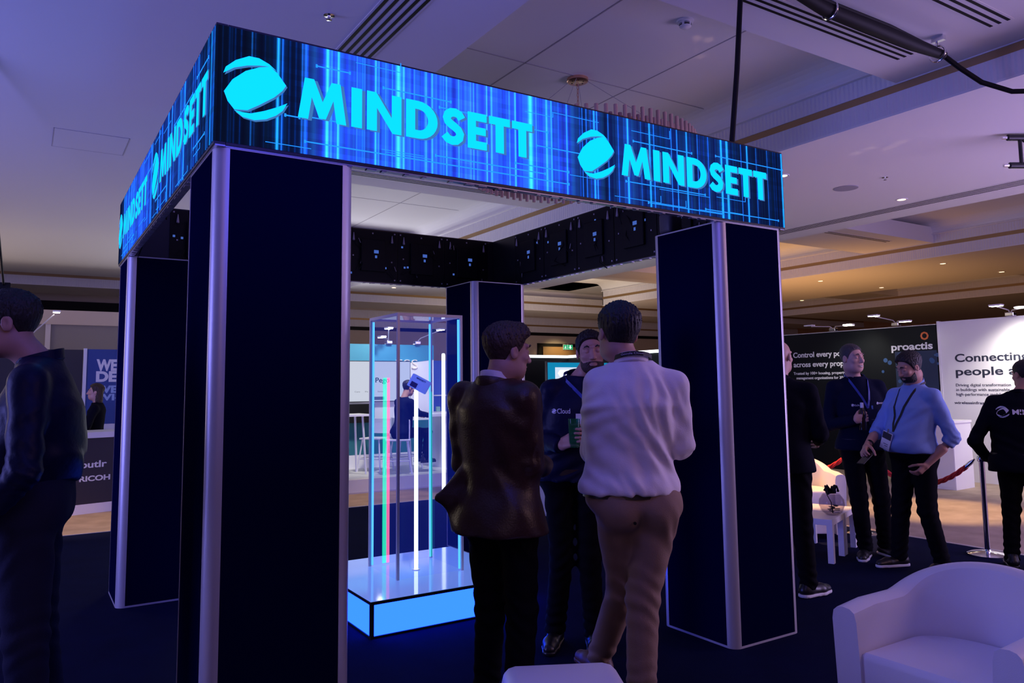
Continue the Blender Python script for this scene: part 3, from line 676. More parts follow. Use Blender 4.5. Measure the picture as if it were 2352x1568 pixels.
def hand_sdf(P, w, d, n, side, curl=.35, spread=.12, thumb=.5, s=1.0):
    d = Vector(d).normalized(); n = Vector(n); n = (n-d*n.dot(d)).normalized(); t = d.cross(n)*side
    w = Vector(w)
    pt = lambda a, b, c: tuple(w+(d*a+t*b+n*c)*s)
    a = cap(P, pt(.018, .018, 0), pt(.082, .028, 0), .016*s, .013*s)
    for b0, b1 in ((.006, .010), (-.008, -.010), (-.018, -.028)):
        a = smin(a, cap(P, pt(.018, b0, 0), pt(.080, b1, 0), .016*s, .0125*s), .012)
    for i, (b, L) in enumerate(((.030, .070), (.010, .078), (-.011, .073), (-.030, .058))):
        ang = 0; p = Vector((.084, b, 0)); dirb = spread*b/.03
        r = .0092
        for j, fr in enumerate((.44, .31, .25)):
            ang += curl*(1.0 if j else .8)+.05*i*curl
            q = p+Vector((math.cos(ang), dirb*math.cos(ang), math.sin(ang)))*L*fr
            a = smin(a, cap(P, pt(*p), pt(*q), r*s, (r-.0009)*s), .004); p = q; r -= .0009
    p0 = Vector((.022, .030, .004)); p1 = p0+Vector((.030, .022, .016+.01*thumb)); p2 = p1+Vector((.030, .006, .012+.022*thumb)); p3 = p2+Vector((.024, -.004, .006+.02*thumb))
    a = smin(a, cap(P, pt(*p0), pt(*p1), .0135*s, .0115*s), .010)
    a = smin(a, cap(P, pt(*p1), pt(*p2), .0110*s, .0100*s), .004); a = smin(a, cap(P, pt(*p2), pt(*p3), .0100*s, .0085*s), .004)
    return a

def box_of(pts, pad):
    A = np.array(pts); return A.min(0)-pad, A.max(0)+pad

TORSO = [(.80, 0, -.01, .16, .118), (.90, 0, -.012, .172, .125), (.98, 0, -.005, .170, .122), (1.06, 0, .004, .160, .115), (1.16, 0, .006, .160, .114), (1.26, 0, .002, .172, .120), (1.34, 0, -.004, .180, .122), (1.40, 0, -.010, .172, .112), (1.45, 0, -.016, .140, .092), (1.49, 0, -.018, .100, .074), (1.53, 0, -.014, .066, .062)]

def person(label, pos, az, H=1.8, girth=1.0, belly=0.0, head=(0, 0, 0), lean=(0, 0), arms=None, legs=None, top='shirt', top_mat=None, leg_mat=None, skin='skin',
           hair=None, hair_mat='hair_dark', beard=None, shoe_mat='shoe_black', sole_mat=None, hands=None, res=.011, sleeve=1.0, fold=None, collar=None, belt=True, headres=.0048, hem=None, jaw=1.0, shoulder=None, extra=None, seated=False, long_hair=False, show_legs=True):
    s = H/1.8; t = thing('person', label, 'person', (pos[0], pos[1], pos[2] if len(pos) > 2 else .012), -math.radians(az))
    G = {}
    tr = [(z*s, (lean[0]*max(0, z-.95)/.55)*s, cy*s+lean[1]*max(0, z-.95)/.55*s+(legs or {}).get('pel', 0)*min(1, max(0, (1.16-z)/.14)), rx*s*(girth if z < 1.40 else 1), (ry+belly*math.exp(-((z-1.08)/.13)**2))*s*(girth if z < 1.40 else 1)) for z, _, cy, rx, ry in TORSO]
    for i, r_ in enumerate(tr):
        if belly: tr[i] = (r_[0], r_[1], r_[2]+belly*.8*math.exp(-((r_[0]/s-1.08)/.13)**2), r_[3], r_[4])
    lx, ly = lean[0]*s, lean[1]*s
    sh = shoulder or {}
    shR = sh.get('R', (.185*s+lx, -.008*s+ly, 1.435*s)); shL = sh.get('L', (-.185*s+lx, -.008*s+ly, 1.435*s))
    A = arms or {}
    elR, wrR = A.get('R', ((.235*s+lx, -.03*s, 1.14*s), (.24*s+lx, .05*s, .89*s)))
    elL, wrL = A.get('L', ((-.235*s+lx, -.03*s, 1.14*s), (-.24*s+lx, .05*s, .89*s)))
    g = legs or {}
    hipR, hipL = (.090*s, -.005, .93*s), (-.090*s, -.005, .93*s)
    knR, anR, aR = g.get('R', ((.10*s, .025*s, .50*s), (.11*s, -.02*s, .085*s), 8)); knL, anL, aL = g.get('L', ((-.10*s, .025*s, .50*s), (-.11*s, -.02*s, .085*s), -8))
    hips = g.get('hips', (0, 0, 0))
    hipR = tuple(a+b for a, b in zip(hipR, hips)); hipL = tuple(a+b for a, b in zip(hipL, hips))
    nb = (lx, -.018*s+ly, 1.49*s); hc = (lx+.0*s+head[3] if len(head) > 3 else lx, (.022*s+ly) + (head[4] if len(head) > 4 else 0), 1.685*s+(head[5] if len(head) > 5 else 0))
    HF = HeadFrame(hc, math.radians(head[0]), math.radians(head[1]), math.radians(head[2]), s)
    # ---- body (skin): head, neck, hidden core, forearms and hands, one mesh
    neck0 = HF.out((0, -.030, -.075))
    def f_head(X, Y, Z):
        P = (X, Y, Z); d = head_sdf(HF.to(P), jaw)*s
        return smin(d, cap(P, nb, tuple(neck0), .062*s, .055*s), .03)
    ch = []
    lo, hi = box_of([hc, nb], .14*s); ch.append(surface_net(f_head, lo, (hi[0], hi[1]+.02, hi[2]), headres*s))
    def f_core(X, Y, Z):
        P = (X, Y, Z); d = smax(prof(P, tr, -.035*s), (.95*s-Z).astype(F32), .02)
        for k, a in ((shR, elR), (shL, elL)): d = smin(d, cap(P, k, a, .040*s, .034*s), .02)
        for k, a in ((elR, wrR), (elL, wrL)): d = smin(d, cap(P, k, a, .034*s, .024*s), .02)
        for a, k, b in ((hipR, knR, anR), (hipL, knL, anL)): d = smin(d, cap(P, a, k, .062*s, .045*s), .03); d = smin(d, cap(P, k, b, .045*s, .032*s), .03)
        return d
    lo, hi = box_of([shR, shL, elR, elL, wrR, wrL, hipR, hipL, knR, knL, anR, anL, nb], .09*s); ch.append(surface_net(f_core, lo, hi, .022))
    hd = hands or {}
    for sd, e, w in ((1, elR, wrR), (-1, elL, wrL)):
        sp = hd.get('R' if sd > 0 else 'L', {})
        if sp is None: continue
        dv = Vector(w)-Vector(e); d_ = sp.get('d', tuple(dv)); n_ = sp.get('n', (-sd, .2, 0))
        c0 = tuple(Vector(w)-dv.normalized()*sp.get('bare', .04))
        def f_hand(X, Y, Z):
            P = (X, Y, Z); d = hand_sdf(P, w, d_, n_, sp.get('side', sd), sp.get('curl', .35), sp.get('spread', .12), sp.get('thumb', .5), s)
            return smin(d, cap(P, c0, tuple(Vector(w)+Vector(d_).normalized()*.012), (.030+.08*max(0, sp.get('bare', .04)-.04))*s, .025*s), .015)
        tip = tuple(Vector(w)+Vector(d_).normalized()*.12*s)
        lo, hi = box_of([c0, w, tip], .09*s); ch.append(surface_net(f_hand, lo, hi, sp.get('res', .0048)))
    np_mesh('body', ch, skin, t)
    # ---- hair, brows, beard, eyes
    if hair is not None:
        th, amp, line = hair.get('t', .016), hair.get('amp', .004), hair.get('line', HAIRLINE)
        def f_hair(X, Y, Z):
            Q = HF.to((X, Y, Z)); d = smin(ell(Q, (0, -.018, .030), (.075, .094, .088)), ell(Q, (0, .012, -.025), (.062, .074, .085)), .025)
            tt = th*np.clip((Q[2]+.03)/.11, .22, 1)+hair.get('front', 0)*np.exp(-((Q[1]-.06)/.04)**2)*np.clip((Q[2]-.05)/.05, 0, 1)
            d = d-tt-amp*ridge(Q, (.9, .25, .3), .013, .4, (.2, .9, .4), 2.6)*np.clip((Q[2]+.02)/.08, .05, 1)-.6*amp*ridge(Q, (.3, .9, .5), .008, 1.1, (.9, .1, .4), 2.5)*np.clip((Q[2]+.02)/.08, .1, 1)
            d = smax(d, hair_region(Q, line), .006)
            if long_hair:
                b = ell(Q, (0, -.055, -.10), (.088, .055, .15)); b = b-.006*ridge(Q, (1, .3, .05), .02, .3, (.2, .1, 1), 1.2); d = smin(d, b, .03)
            return d*s
        lo, hi = box_of([hc], .15*s)
        if long_hair: lo = lo-np.array((0, 0, .14))
        np_mesh('hair', [surface_net(f_hair, lo, hi, headres*.95*s)], hair_mat, t)
    bw = [HF.out((sx*a, .0945-.35*abs(a-.03) - (.006 if a > .045 else 0), .030+.012*math.sin((a-.012)/.04*PI))) for sx in (-1, 1) for a in (.014, .030, .046)]
    MB().tube(bw[:3], [.004, .005, .003], 6).tube(bw[3:], [.004, .005, .003], 6).build('eyebrows', hair_mat, t, True)
    ey = MB()
    for sx in (-1, 1):
        c = HF.out((sx*.032, .0775, .0095)); ey.lathe([(0, -.0098*s), (.0069*s, -.0069*s), (.0098*s, 0), (.0069*s, .0069*s), (0, .0098*s)], tuple(c), 12)
    ey.build('eyes', 'eye_dark', t, True)
    if beard:
        def f_beard(X, Y, Z):
            Q = HF.to((X, Y, Z)); d = head_sdf(Q, jaw)-beard.get('t', .0045)-.0012*ridge(Q, (.8, .4, .6), .007, .2)
            reg = np.maximum(np.maximum(-.128-Q[2], .012-Q[1]), Q[2]-np.interp(Q[1], [-.02, .02, .06, .075, .10], [.005, -.035, -.055, -.050, -.044]), -.015-Q[1])
            reg = np.maximum(reg, -ell(Q, (0, .090, -.064), (.024, .02, .010)))
            return smax(d, reg.astype(F32), .004)*s
        lo, hi = box_of([hc], .13*s); np_mesh('beard', [surface_net(f_beard, lo, hi, headres*s)], beard.get('mat', hair_mat), t)
    # ---- trousers
    if show_legs:
        zt = g.get('zt', 1.01)*s
        lw = g.get('w', 1.0)
        def f_tr(X, Y, Z):
            P = (X, Y, Z); d = smax(smax(prof(P, tr, .004), Z-zt, .004), (.90*s-Z).astype(F32), .05*s)
            for sx, hp, k, a in ((1, hipR, knR, anR), (-1, hipL, knL, anL)):
                l = smin(cap(P, hp, k, .094*s*lw*girth**.5, .071*s*lw), cap(P, k, a, .071*s*lw, .060*s*lw), .02)
                l = smin(l, ell(P, (hp[0]*.85, hp[1]-.055*s, hp[2]-.01), (.092*s, .085*s, .10*s)), .04)
                d = smin(d, l, .045 if sx > 0 else .030)
            fz = .0045*ridge(P, (.35, .3, .95), .075, .7, (.9, .5, .2), 1.7)*(gauss(P, knR, .15)+gauss(P, knL, .15)) + .007*ridge(P, (.2, .35, 1), .060, .1, (1, .4, .2), 1.4)*(gauss(P, anR, .15)+gauss(P, anL, .15))
            fz = fz + .004*ridge(P, (.7, .3, .6), .085, .3)*np.exp(-((Z-.80*s)/.12)**2)
            d = d+fz
            cut = .035*s
            d = smax(d, np.maximum(np.where(np.abs(X-anR[0])+np.abs(Y-anR[1]) < np.abs(X-anL[0])+np.abs(Y-anL[1]), anR[2]-cut, anL[2]-cut)-Z, -10), .003) if not seated else d
            return d
        lo, hi = box_of([hipR, hipL, knR, knL, anR, anL], .15*s); hi[2] = max(hi[2], zt+.03); lo[2] = min(anR[2], anL[2])-.07
        np_mesh('trousers', [surface_net(f_tr, lo, (hi[0], hi[1], max(hi[2], zt+.02)), res)], leg_mat, t)
        for nm, a, an in (('R', anR, aR), ('L', anL, aL)):
            m_ = Matrix.Translation((a[0], a[1], a[2]-.085*s)) @ Matrix.Rotation(-math.radians(an), 4, 'Z') @ Matrix.Rotation(math.radians(g.get('heel'+nm, 0)), 4, 'X')
            def f_shoe(X, Y, Z):
                P = (X, Y, Z); d = cap(P, (0, -.045*s, .045), (.006, .11*s, .032), .041*s, .043*s); d = smin(d, cap(P, (.006, .11*s, .032), (.0, .185*s, .026), .043*s, .034*s), .02)
                d = smin(d, cap(P, (0, -.02, .05), (0, -.015, .115), .042*s, .044*s), .03); return smax(d, .018-Z, .004)
            def f_sole(X, Y, Z):
                P = (X*1.0, Y, Z*0+.03); d = cap(P, (0, -.045*s, .03), (.006, .11*s, .03), .045*s, .047*s); d = smin(d, cap(P, (.006, .11*s, .03), (0, .185*s, .03), .047*s, .038*s), .02)
                return np.maximum(d, np.abs(Z-.011)-.011)
            V, Fc = surface_net(f_shoe, (-.07, -.11, -.01), (.07, .25, .18), .007); V = np.array([m_ @ Vector(p) for p in V]); so = np_mesh('shoe', [(V, Fc)], shoe_mat, t)
            V, Fc = surface_net(f_sole, (-.07, -.11, -.012), (.07, .25, .036), .006); V = np.array([m_ @ Vector(p) for p in V]); np_mesh('sole', [(V, Fc)], sole_mat or shoe_mat, so)
        if belt:
            rows = [r_ for r_ in tr]; R_ = np.array(rows); bm_ = MB(); zs = [.962*s, 1.0*s]; n = 40; v = []
            for off, z in ((.012, zs[0]), (.015, zs[0]), (.015, zs[1]), (.012, zs[1])):
                cx, cy, rx, ry = [np.interp(z, R_[:, 0], R_[:, i]) for i in (1, 2, 3, 4)]
                v += [(cx+(rx+off)*math.cos(q*2*PI/n), cy+(ry+off)*math.sin(q*2*PI/n), z) for q in range(n)]
            f = [(k*n+i, k*n+(i+1) % n, ((k+1) % 4)*n+(i+1) % n, ((k+1) % 4)*n+i) for k in range(4) for i in range(n)]
            bm_.add(v, f).build('belt', 'belt_leather', t, True)
    # ---- upper garment
    tuck = top == 'tucked'
    hz = (hem if hem else {'tucked': .975, 'shirt': .87, 'jacket': .80}[top])*s
    gr = {'tucked': .018, 'shirt': .014, 'jacket': .026}[top]
    sr = {'tucked': 1.0, 'shirt': 1.0, 'jacket': 1.18}[top]
    fold = fold or []
    sl = {'R': sleeve, 'L': sleeve} if not isinstance(sleeve, dict) else sleeve
    def f_top(X, Y, Z):
        P = (X, Y, Z)
        flare = 0
        if tuck: flare = .016*np.exp(-((Z-hz-.03)/.055)**2)
        elif top == 'jacket': flare = .05*np.clip((1.02*s-Z)/.22, 0, 1.3)**1.3
        else: flare = .022*np.clip((1.0*s-Z)/.13, 0, 1)
        d = prof(P, tr, gr)-flare
        if hz < .93*s:
            for sx, hp in ((1, hipR), (-1, hipL)): d = smin(d, ell(P, (hp[0]*.85, hp[1]-.055*s, hp[2]-.01), (.108*s, .102*s, .13*s)), .06)
        d = smax(d, hz-Z, .006)
        for sd, k, e, w in (('R', shR, elR, wrR), ('L', shL, elL, wrL)):
            sx = 1 if sd == 'R' else -1
            d = smin(d, cap(P, (lx+sx*.075*s, -.016*s+ly, 1.462*s), k, .060*s*sr**.5, .060*s*sr**.5), .03)
            a = cap(P, k, e, .066*s*sr, .056*s*sr)
            L = sl[sd]; e2 = tuple(np.array(e)+(np.array(w)-np.array(e))*max(L, .01))
            b = cap(P, e, e2, .055*s*sr, (.055-.012*L)*s*sr)
            av = np.array(w)-np.array(e); av = av/np.linalg.norm(av)
            q = (X-e2[0])*av[0]+(Y-e2[1])*av[1]+(Z-e2[2])*av[2]
            b = smax(b, (q-.01).astype(F32), .004)
            ar = smin(a, b, .018)
            ar = ar+.0045*ridge(P, tuple(av), .040, .3, (.7, .4, .6), 1.2)*gauss(P, e, .11)+.003*ridge(P, (av[0]*.6+.3, av[1]*.6, av[2]*.6+.5), .055, .9)*gauss(P, w, .16)
            up = np.array(e)-np.array(k); up = up/np.linalg.norm(up)
            ar = ar+.003*ridge(P, (up[0]*.5+.5, up[1], up[2]*.7), .075, 1.3)*gauss(P, tuple((np.array(k)+np.array(e))/2), .15)
            d = smin(d, ar, .024)
        for n1, lam, amp, c, r, ph in fold: d = d+amp*ridge(P, n1, lam, ph, (.5, .3, .8), 1.1)*gauss(P, c, r)
        for a_, b_, r1_, r2_, k_ in (extra or []): d = smin(d, cap(P, a_, b_, r1_, r2_), k_)
        d = d+.0015*ridge(P, (.5, .2, .8), .13, .5)
        nk = cap(P, nb, tuple(neck0), .060*s, .060*s)
        return smax(d, -nk, .004)
    pts = [shR, shL, elR, elL, wrR, wrL, (0, 0, hz), (0, 0, 1.54*s)]
    lo, hi = box_of(pts, .13*s); lo[2] = min(lo[2], hz-.02); lo[0] = min(lo[0], -.30*s); hi[0] = max(hi[0], .30*s); lo[1] = min(lo[1], -.24*s); hi[1] = max(hi[1], .24*s)
    gname = {'tucked': 'shirt', 'shirt': 'shirt', 'jacket': 'jacket'}[top]
    garment = np_mesh(gname, [surface_net(f_top, lo, (hi[0], hi[1], min(hi[2], 1.60*s)), res)], top_mat, t)
    # collar band
    if collar:
        cm_, ht, rad, tilt = collar.get('m', top_mat), collar.get('h', .042)*s, collar.get('r', .066)*s, collar.get('tilt', .30)
        ax_ = (Vector(tuple(neck0))-Vector(nb)).normalized(); c0 = Vector(nb)+ax_*.012*s
        n = 36; v = []; gap = collar.get('gap', .35)
        for off, z, fl in ((0, 0, 0), (.004, 0, 0), (.010, ht*.15, 0), (.005, ht, 0), (.001, ht, 0)):
            for i in range(n):
                q = PI/2+gap+(2*PI-2*gap)*i/(n-1)
                x, y = (rad+off)*math.cos(q), (rad*1.08+off)*math.sin(q)
                v.append((c0.x+x, c0.y+y, c0.z+z-tilt*y+.0))
        f = [(k*n+i, k*n+i+1, ((k+1) % 5)*n+i+1, ((k+1) % 5)*n+i) for k in range(5) for i in range(n-1)]
        MB().add(v, f).build('collar', cm_, garment, True)
    def front_y(x, z, sign=1):
        """how far out the garment reaches at (x, z), in front (1) or behind (-1)"""
        ys = np.linspace(.30, -.1, 81)*sign; d = f_top(np.full((81, 1, 1), x, F32), ys.reshape(81, 1, 1).astype(F32), np.full((81, 1, 1), z, F32)).ravel()
        i = np.argmax(d < 0); return ys[i] if d[i] < 0 else 0
    t['_h'] = 1; del t['_h']
    return dict(root=t, HF=HF, s=s, garment=garment, front=front_y, wrR=wrR, wrL=wrL, elR=elR, elL=elL, nb=nb, neck=neck0, top=f_top)

def on_chest(p, rows, m, name='lettering', sign=1):
    """small lettering lying on the garment; rows of (x, z, text, kwargs) as read by someone facing it"""
    mb = MB()
    for x, z, txt, kw in rows:
        v, f = text_mesh(txt, **kw)
        vv = []
        for q in v:
            lx, lz = (x-q[0]) if sign > 0 else (x+q[0]), z+q[2]
            y = p['front'](lx, lz, sign); vv.append((lx, y+sign*.004+(sign*-q[1]), lz))
        mb.add(vv, f)
    return mb.build(name, m, p['garment'])
def swirl_on(p, x, z, sz, m, sign=1):
    mb = MB()
    for poly in EMB:
        vv = []
        for a, b in poly:
            lx, lz = (x-a*sz/.27) if sign > 0 else (x+a*sz/.27), z+(b-.25)*sz/.27; vv.append((lx, p['front'](lx, lz, sign)+sign*.005, lz))
        mb.add(vv, [tuple(range(len(vv)))])
    return mb.build('emblem', m, p['garment'])
def lanyard(p, col, badge=None, badge_z=1.18, x=0, back=True, mname=None, neckr=.083):
    """a ribbon round the neck down to a badge on the chest"""
    s = p['s']; nb = p['nb']; pts = []
    for i in range(9):
        q = PI+PI*i/8; pts.append((nb[0]+neckr*s*math.cos(q), nb[1]+(neckr*1.09+.003)*s*math.sin(q), nb[2]+.045*s-.30*(neckr)*s*math.sin(q)))
    ptsR = []
    zb = badge_z*s
    for i in range(1, 10):
        k = i/9; zz = (nb[2]+.03*s)*(1-k)+zb*k
        for sx, lst in ((1, ptsR),):
            pass
    L = []; R = []
    for i in range(1, 12):
        k = i/11; zz = (nb[2]+.03*s)*(1-k)+(zb+.04)*k
        for sx, lst in ((-1, L), (1, R)):
            xx = nb[0]+sx*neckr*s*(1-k)*1.05+x*k; y = p['front'](xx, zz, 1); lst.append((xx, max(y, nb[1]+.03)+.006, zz))
    path = L[::-1]+pts+R
    mb = MB(); w = .009*s; v = []
    for i, q in enumerate(path):
        a = Vector(path[max(i-1, 0)]); b = Vector(path[min(i+1, len(path)-1)]); d = (b-a).normalized(); q = Vector(q)
        ctr = Vector((nb[0], nb[1]-.02, q.z)); nrm = (q-ctr).normalized(); sd = d.cross(nrm).normalized()
        for u_, o_ in ((-w, 0), (w, 0), (w, .002), (-w, .002)): v.append(q+sd*u_+nrm*o_)
    f = [(i*4+k, i*4+(k+1) % 4, (i+1)*4+(k+1) % 4, (i+1)*4+k) for i in range(len(path)-1) for k in range(4)]
    o = mb.add(v, f).build('lanyard', col, p['root'])
    if badge:
        y = max(p['front'](x, zb, 1), p['front'](x, zb-.08, 1))+.012
        rz = badge.get('rot', 0); m_ = Matrix.Translation((x, y, zb+.035)) @ Matrix.Rotation(rz, 4, 'Y')
        w, h = badge.get('w', .075)*s, badge.get('h', .11)*s
        MB().box((-w/2, 0, -h), (w/2, .004, 0)).xform(m_).build('badge', badge.get('m', 'badge_white'), o)
        if badge.get('m2'): MB().box((-w/2+.003, .004, -h*badge.get('split', .5)), (w/2-.003, .0055, -.004)).xform(m_).build('badge_header', badge['m2'], o)
        MB().box((-w*.3, .0042, -h*.80), (w*.05, .0050, -h*.76)).box((-w*.3, .0042, -h*.70), (w*.2, .0050, -h*.66)).xform(m_).build('badge_print', 'ink_grey', o)
        MB().box((-.006, -.002, -.002), (.006, .006, .03)).xform(m_).build('clip', 'chrome', o)
    return o

MT['skin'] = mat('skin', (.50, .26, .19), .5, noise=.10, nscale=30)
MT['skin_pale'] = mat('skin_pale', (.60, .34, .27), .5, noise=.10, nscale=30)
MT['hair_dark'] = mat('hair_dark', (.010, .007, .006), .55, bump=.6, bscale=120, stretch=(1, 1, .25))
MT['hair_brown'] = mat('hair_brown', (.045, .022, .013), .5, bump=.6, bscale=120, stretch=(1, 1, .25))
MT['stubble'] = mat('stubble', (.055, .028, .020), .7)
MT['hair_grey'] = mat('hair_grey', (.055, .045, .045), .55, bump=.5, bscale=150)
MT['eye_dark'] = mat('eye', (.03, .025, .025), .15)
MT['teeth'] = mat('teeth', (.75, .72, .68), .3)
MT['shoe_black'] = mat('shoe_black', (.012, .012, .014), .35)
MT['sole_white'] = mat('sole_white', (.70, .70, .72), .6)
MT['belt_leather'] = mat('belt_leather', (.035, .020, .016), .4)
MT['black_cloth'] = mat('black_cloth', (.005, .0055, .012), .85, spec=.06, bump=.15, bscale=220)
MT['navy_cloth'] = mat('navy_cloth', (.006, .008, .026), .8, spec=.06, bump=.2, bscale=160)
MT['navy_shiny'] = mat('navy_shell', (.004, .006, .032), .45, bump=.2, bscale=40, spec=.15)
MT['black_trs'] = mat('black_trousers', (.0045, .0045, .007), .85, spec=.06, bump=.15, bscale=200)
MT['denim'] = mat('denim', (.020, .021, .045), .85, spec=.06, bump=.3, bscale=260)
MT['white_shirt'] = mat('white_shirt', (.84, .76, .78), .75, bump=.10, bscale=180)
MT['blue_shirt'] = mat('blue_shirt', (.22, .34, .70), .8, bump=.12, bscale=180)
MT['chino'] = mat('chino', (.30, .19, .13), .85, bump=.2, bscale=240)
MT['blazer'] = mat('blazer_brown', (.040, .016, .012), .36, bump=.15, bscale=120)
MT['badge_white'] = mat('badge_white', (.80, .80, .85), .4)
MT['badge_dark'] = mat('badge_dark', (.015, .018, .05), .3)
MT['ink_grey'] = mat('ink_grey', (.15, .15, .2), .6)
MT['print_white'] = mat('print_white', (.75, .75, .85), .6)
MT['ribbon_black'] = mat('ribbon_black', (.008, .008, .010), .6)
MT['ribbon_blue'] = mat('ribbon_blue', (.03, .05, .32), .5)

# ---- the man in the white shirt, back to the camera
HL_BACK = [(-.12, -.080), (-.075, -.075), (-.045, -.060), (-.028, -.005), (-.010, .012), (.012, -.005), (.030, .025), (.050, .065), (.08, .085), (.1, .1)]
p = person('man seen from behind in a white shirt and beige chinos, black lanyard round his collar', (1.725, -.44), 30, 1.90, 1.08, 0,
    head=(-14, 2, 3, -.055, -.005, -.038), lean=(.018, -.03), shoulder={'R': (.205, -.05, 1.50), 'L': (-.125, .0, 1.515)}, arms={'R': ((.238, -.02, 1.235), (.18, .22, 1.25)), 'L': ((-.145, .07, 1.21), (-.085, .30, 1.28))},
    legs={'R': ((.055, .02, .57), (.035, .02, .10), 4), 'L': ((-.0, .19, .56), (-.060, .58, .125), -22), 'hips': (.035, -.01, 0), 'w': 1.0, 'heelL': 0},
    top='tucked', top_mat='white_shirt', leg_mat='chino', hair=dict(t=.022, amp=.0025, line=HL_BACK, side=.006), shoe_mat=mat('shoe_brown', (.10, .04, .03), .5), res=.0095, sleeve={'R': .30, 'L': .55},
    fold=[((.80, 0, .45), .075, .0095, (.10, -.12, 1.22), .17, .2), ((.96, 0, .18), .060, .0075, (.08, -.12, 1.42), .13, 1.0), ((.6, 0, .8), .085, .0065, (-.06, -.10, 1.15), .15, 2.0), ((.85, 0, .3), .05, .004, (0, -.10, 1.04), .16, .4), ((.5, 0, -.9), .07, .005, (-.15, -.05, 1.38), .12, .4)],
    collar=dict(h=.044, r=.070, tilt=.32), hands={'R': dict(curl=.5, n=(-1, 0, 0)), 'L': dict(curl=.55, n=(.8, .2, -.3))}, headres=.0045)
lanyard(p, 'ribbon_black', None, 1.18, neckr=.083)
_nb = p['nb']; v, f = text_mesh('Google Cloud', width=.085, height=.009, bold=.01, depth=.0005); vv = []
for q in v:
    a = -PI/2+(q[0]-.045)/.081/1.0-.15; rr = .0925*p['s']
    vv.append((_nb[0]+rr*math.cos(a), _nb[1]+rr*1.05*math.sin(a), _nb[2]+.045*p['s']-.004+q[2]-.30*.083*p['s']*math.sin(a)))
MB().add(vv, f).build('lanyard_print', 'print_white', p['root'])
pk = MB()
for x0, z0 in ((-.03, .93), (.17, .925)):
    pass
MB().lathe([(0, 0), (.007, 0), (.007, .004), (0, .004)], (0, 0, 0), 12).xform(Matrix.Translation((-.005, -.146, .915)) @ Matrix.Rotation(PI/2, 4, 'X')).build('pocket_button', 'black', p['root'])

# ---- the man in the brown blazer
p = person('man in a brown satin blazer seen from behind, head turned right', (1.235, -.14), 66, 1.81, .98, 0,
    head=(28, -6, 0, .045, .0, -.035), lean=(.0, -.02), shoulder={'R': (.150, -.035, 1.455), 'L': (-.180, -.03, 1.455)}, arms={'R': ((.150, .0, 1.17), (.06, .26, 1.13)), 'L': ((-.212, .02, 1.16), (-.11, .26, 1.10))},
    legs={'R': ((.09, .02, .52), (.085, -.02, .09), 8), 'L': ((-.10, .05, .52), (-.115, .03, .09), -8), 'w': .97},
    top='jacket', top_mat='blazer', leg_mat='black_trs', hair=dict(t=.020, amp=.003, line=HL_BACK, front=.016), hair_mat='hair_brown', res=.0095, sleeve=1.0, hem=.86,
    fold=[((.75, .2, .6), .12, .004, (.06, -.1, 1.05), .2, .6)], extra=[((-.15, -.08, 1.10), (-.238, -.150, 1.015), .045, .005, .04), ((-.15, -.09, .93), (-.238, -.150, 1.010), .045, .005, .04), ((-.15, -.09, 1.01), (-.238, -.150, 1.012), .055, .006, .04)], collar=dict(m='white_shirt', h=.050, r=.064, tilt=.30), headres=.0045,
    hands={'R': dict(curl=.5), 'L': dict(curl=.5)})
cl = MB(); nb = p['nb']; n = 30; v = []
for off, z in ((.0, -.012), (.010, -.012), (.016, .012), (.008, .034), (.0, .034)):
    for i in range(n):
        q = PI/2+.75+(2*PI-1.5)*i/(n-1); v.append((nb[0]+(.076+off)*math.cos(q), nb[1]+(.084+off)*math.sin(q), nb[2]+z-.30*.08*math.sin(q)+.0))
cl.add(v, [(k*n+i, k*n+i+1, ((k+1) % 5)*n+i+1, ((k+1) % 5)*n+i) for k in range(5) for i in range(n-1)]).build('jacket_collar', 'blazer', p['garment'], True)

# ---- the man facing them
p = person('bearded man in a dark zip top facing the camera between the two seen from behind', (2.15, .62), 214, 1.84, 1.0, 0,
    head=(-2, -3, 4, -.078, .02, -.022), lean=(-.085, .0), shoulder={'R': (.075, .02, 1.475), 'L': (-.265, .02, 1.475)},
    arms={'R': ((.155, .00, 1.20), (.035, .20, 1.165)), 'L': ((-.33, .02, 1.20), (-.16, .22, 1.22))},
    legs={'R': ((.03, .02, .50), (.075, -.02, .09), 12), 'L': ((-.13, .03, .50), (-.15, .02, .09), -4), 'hips': (-.05, 0, 0), 'w': .95},
    top='shirt', top_mat='navy_shiny', leg_mat='black_trs', hair=dict(t=.016, amp=.003), beard=dict(t=.0016, mat='stubble'), collar=dict(h=.05, r=.066, tilt=.35, gap=.55),
    hands={'R': dict(curl=.75, n=(-.9, -.1, .0), d=(-.6, .55, .35), thumb=.9, bare=.05), 'L': dict(curl=.6, n=(.8, -.2, 0), thumb=.8)}, res=.010, headres=.0042, hem=.93,
    fold=[((.4, 0, .9), .06, .006, (-.02, .1, 1.0), .16, .2)])
lanyard(p, 'ribbon_blue', dict(m='badge_white', w=.075, h=.09), 1.28, -.10)
on_chest(p, [(.045, 1.345, 'Cloud', dict(width=.075, height=.030, bold=.01, depth=.001))], 'print_white'); swirl_on(p, .080, 1.358, .030, 'print_white')
t = thing('drinking_glass', 'tall greenish glass held by the bearded man facing the camera', 'glass', (0, 0, 0))
_m = Matrix.Translation((2.15, .62, .012)) @ Matrix.Rotation(-math.radians(214), 4, 'Z'); _c = _m @ Vector((-.045, .262, 1.16))
t.location = _c
MB().lathe([(.026, 0), (.030, .02), (.034, .16), (.031, .16), (.027, .022), (0, .02)], n=24).build('glass', clear('green_glass', (.35, .55, .55), ecol=(.05, .25, .3), es=.02), t, True)

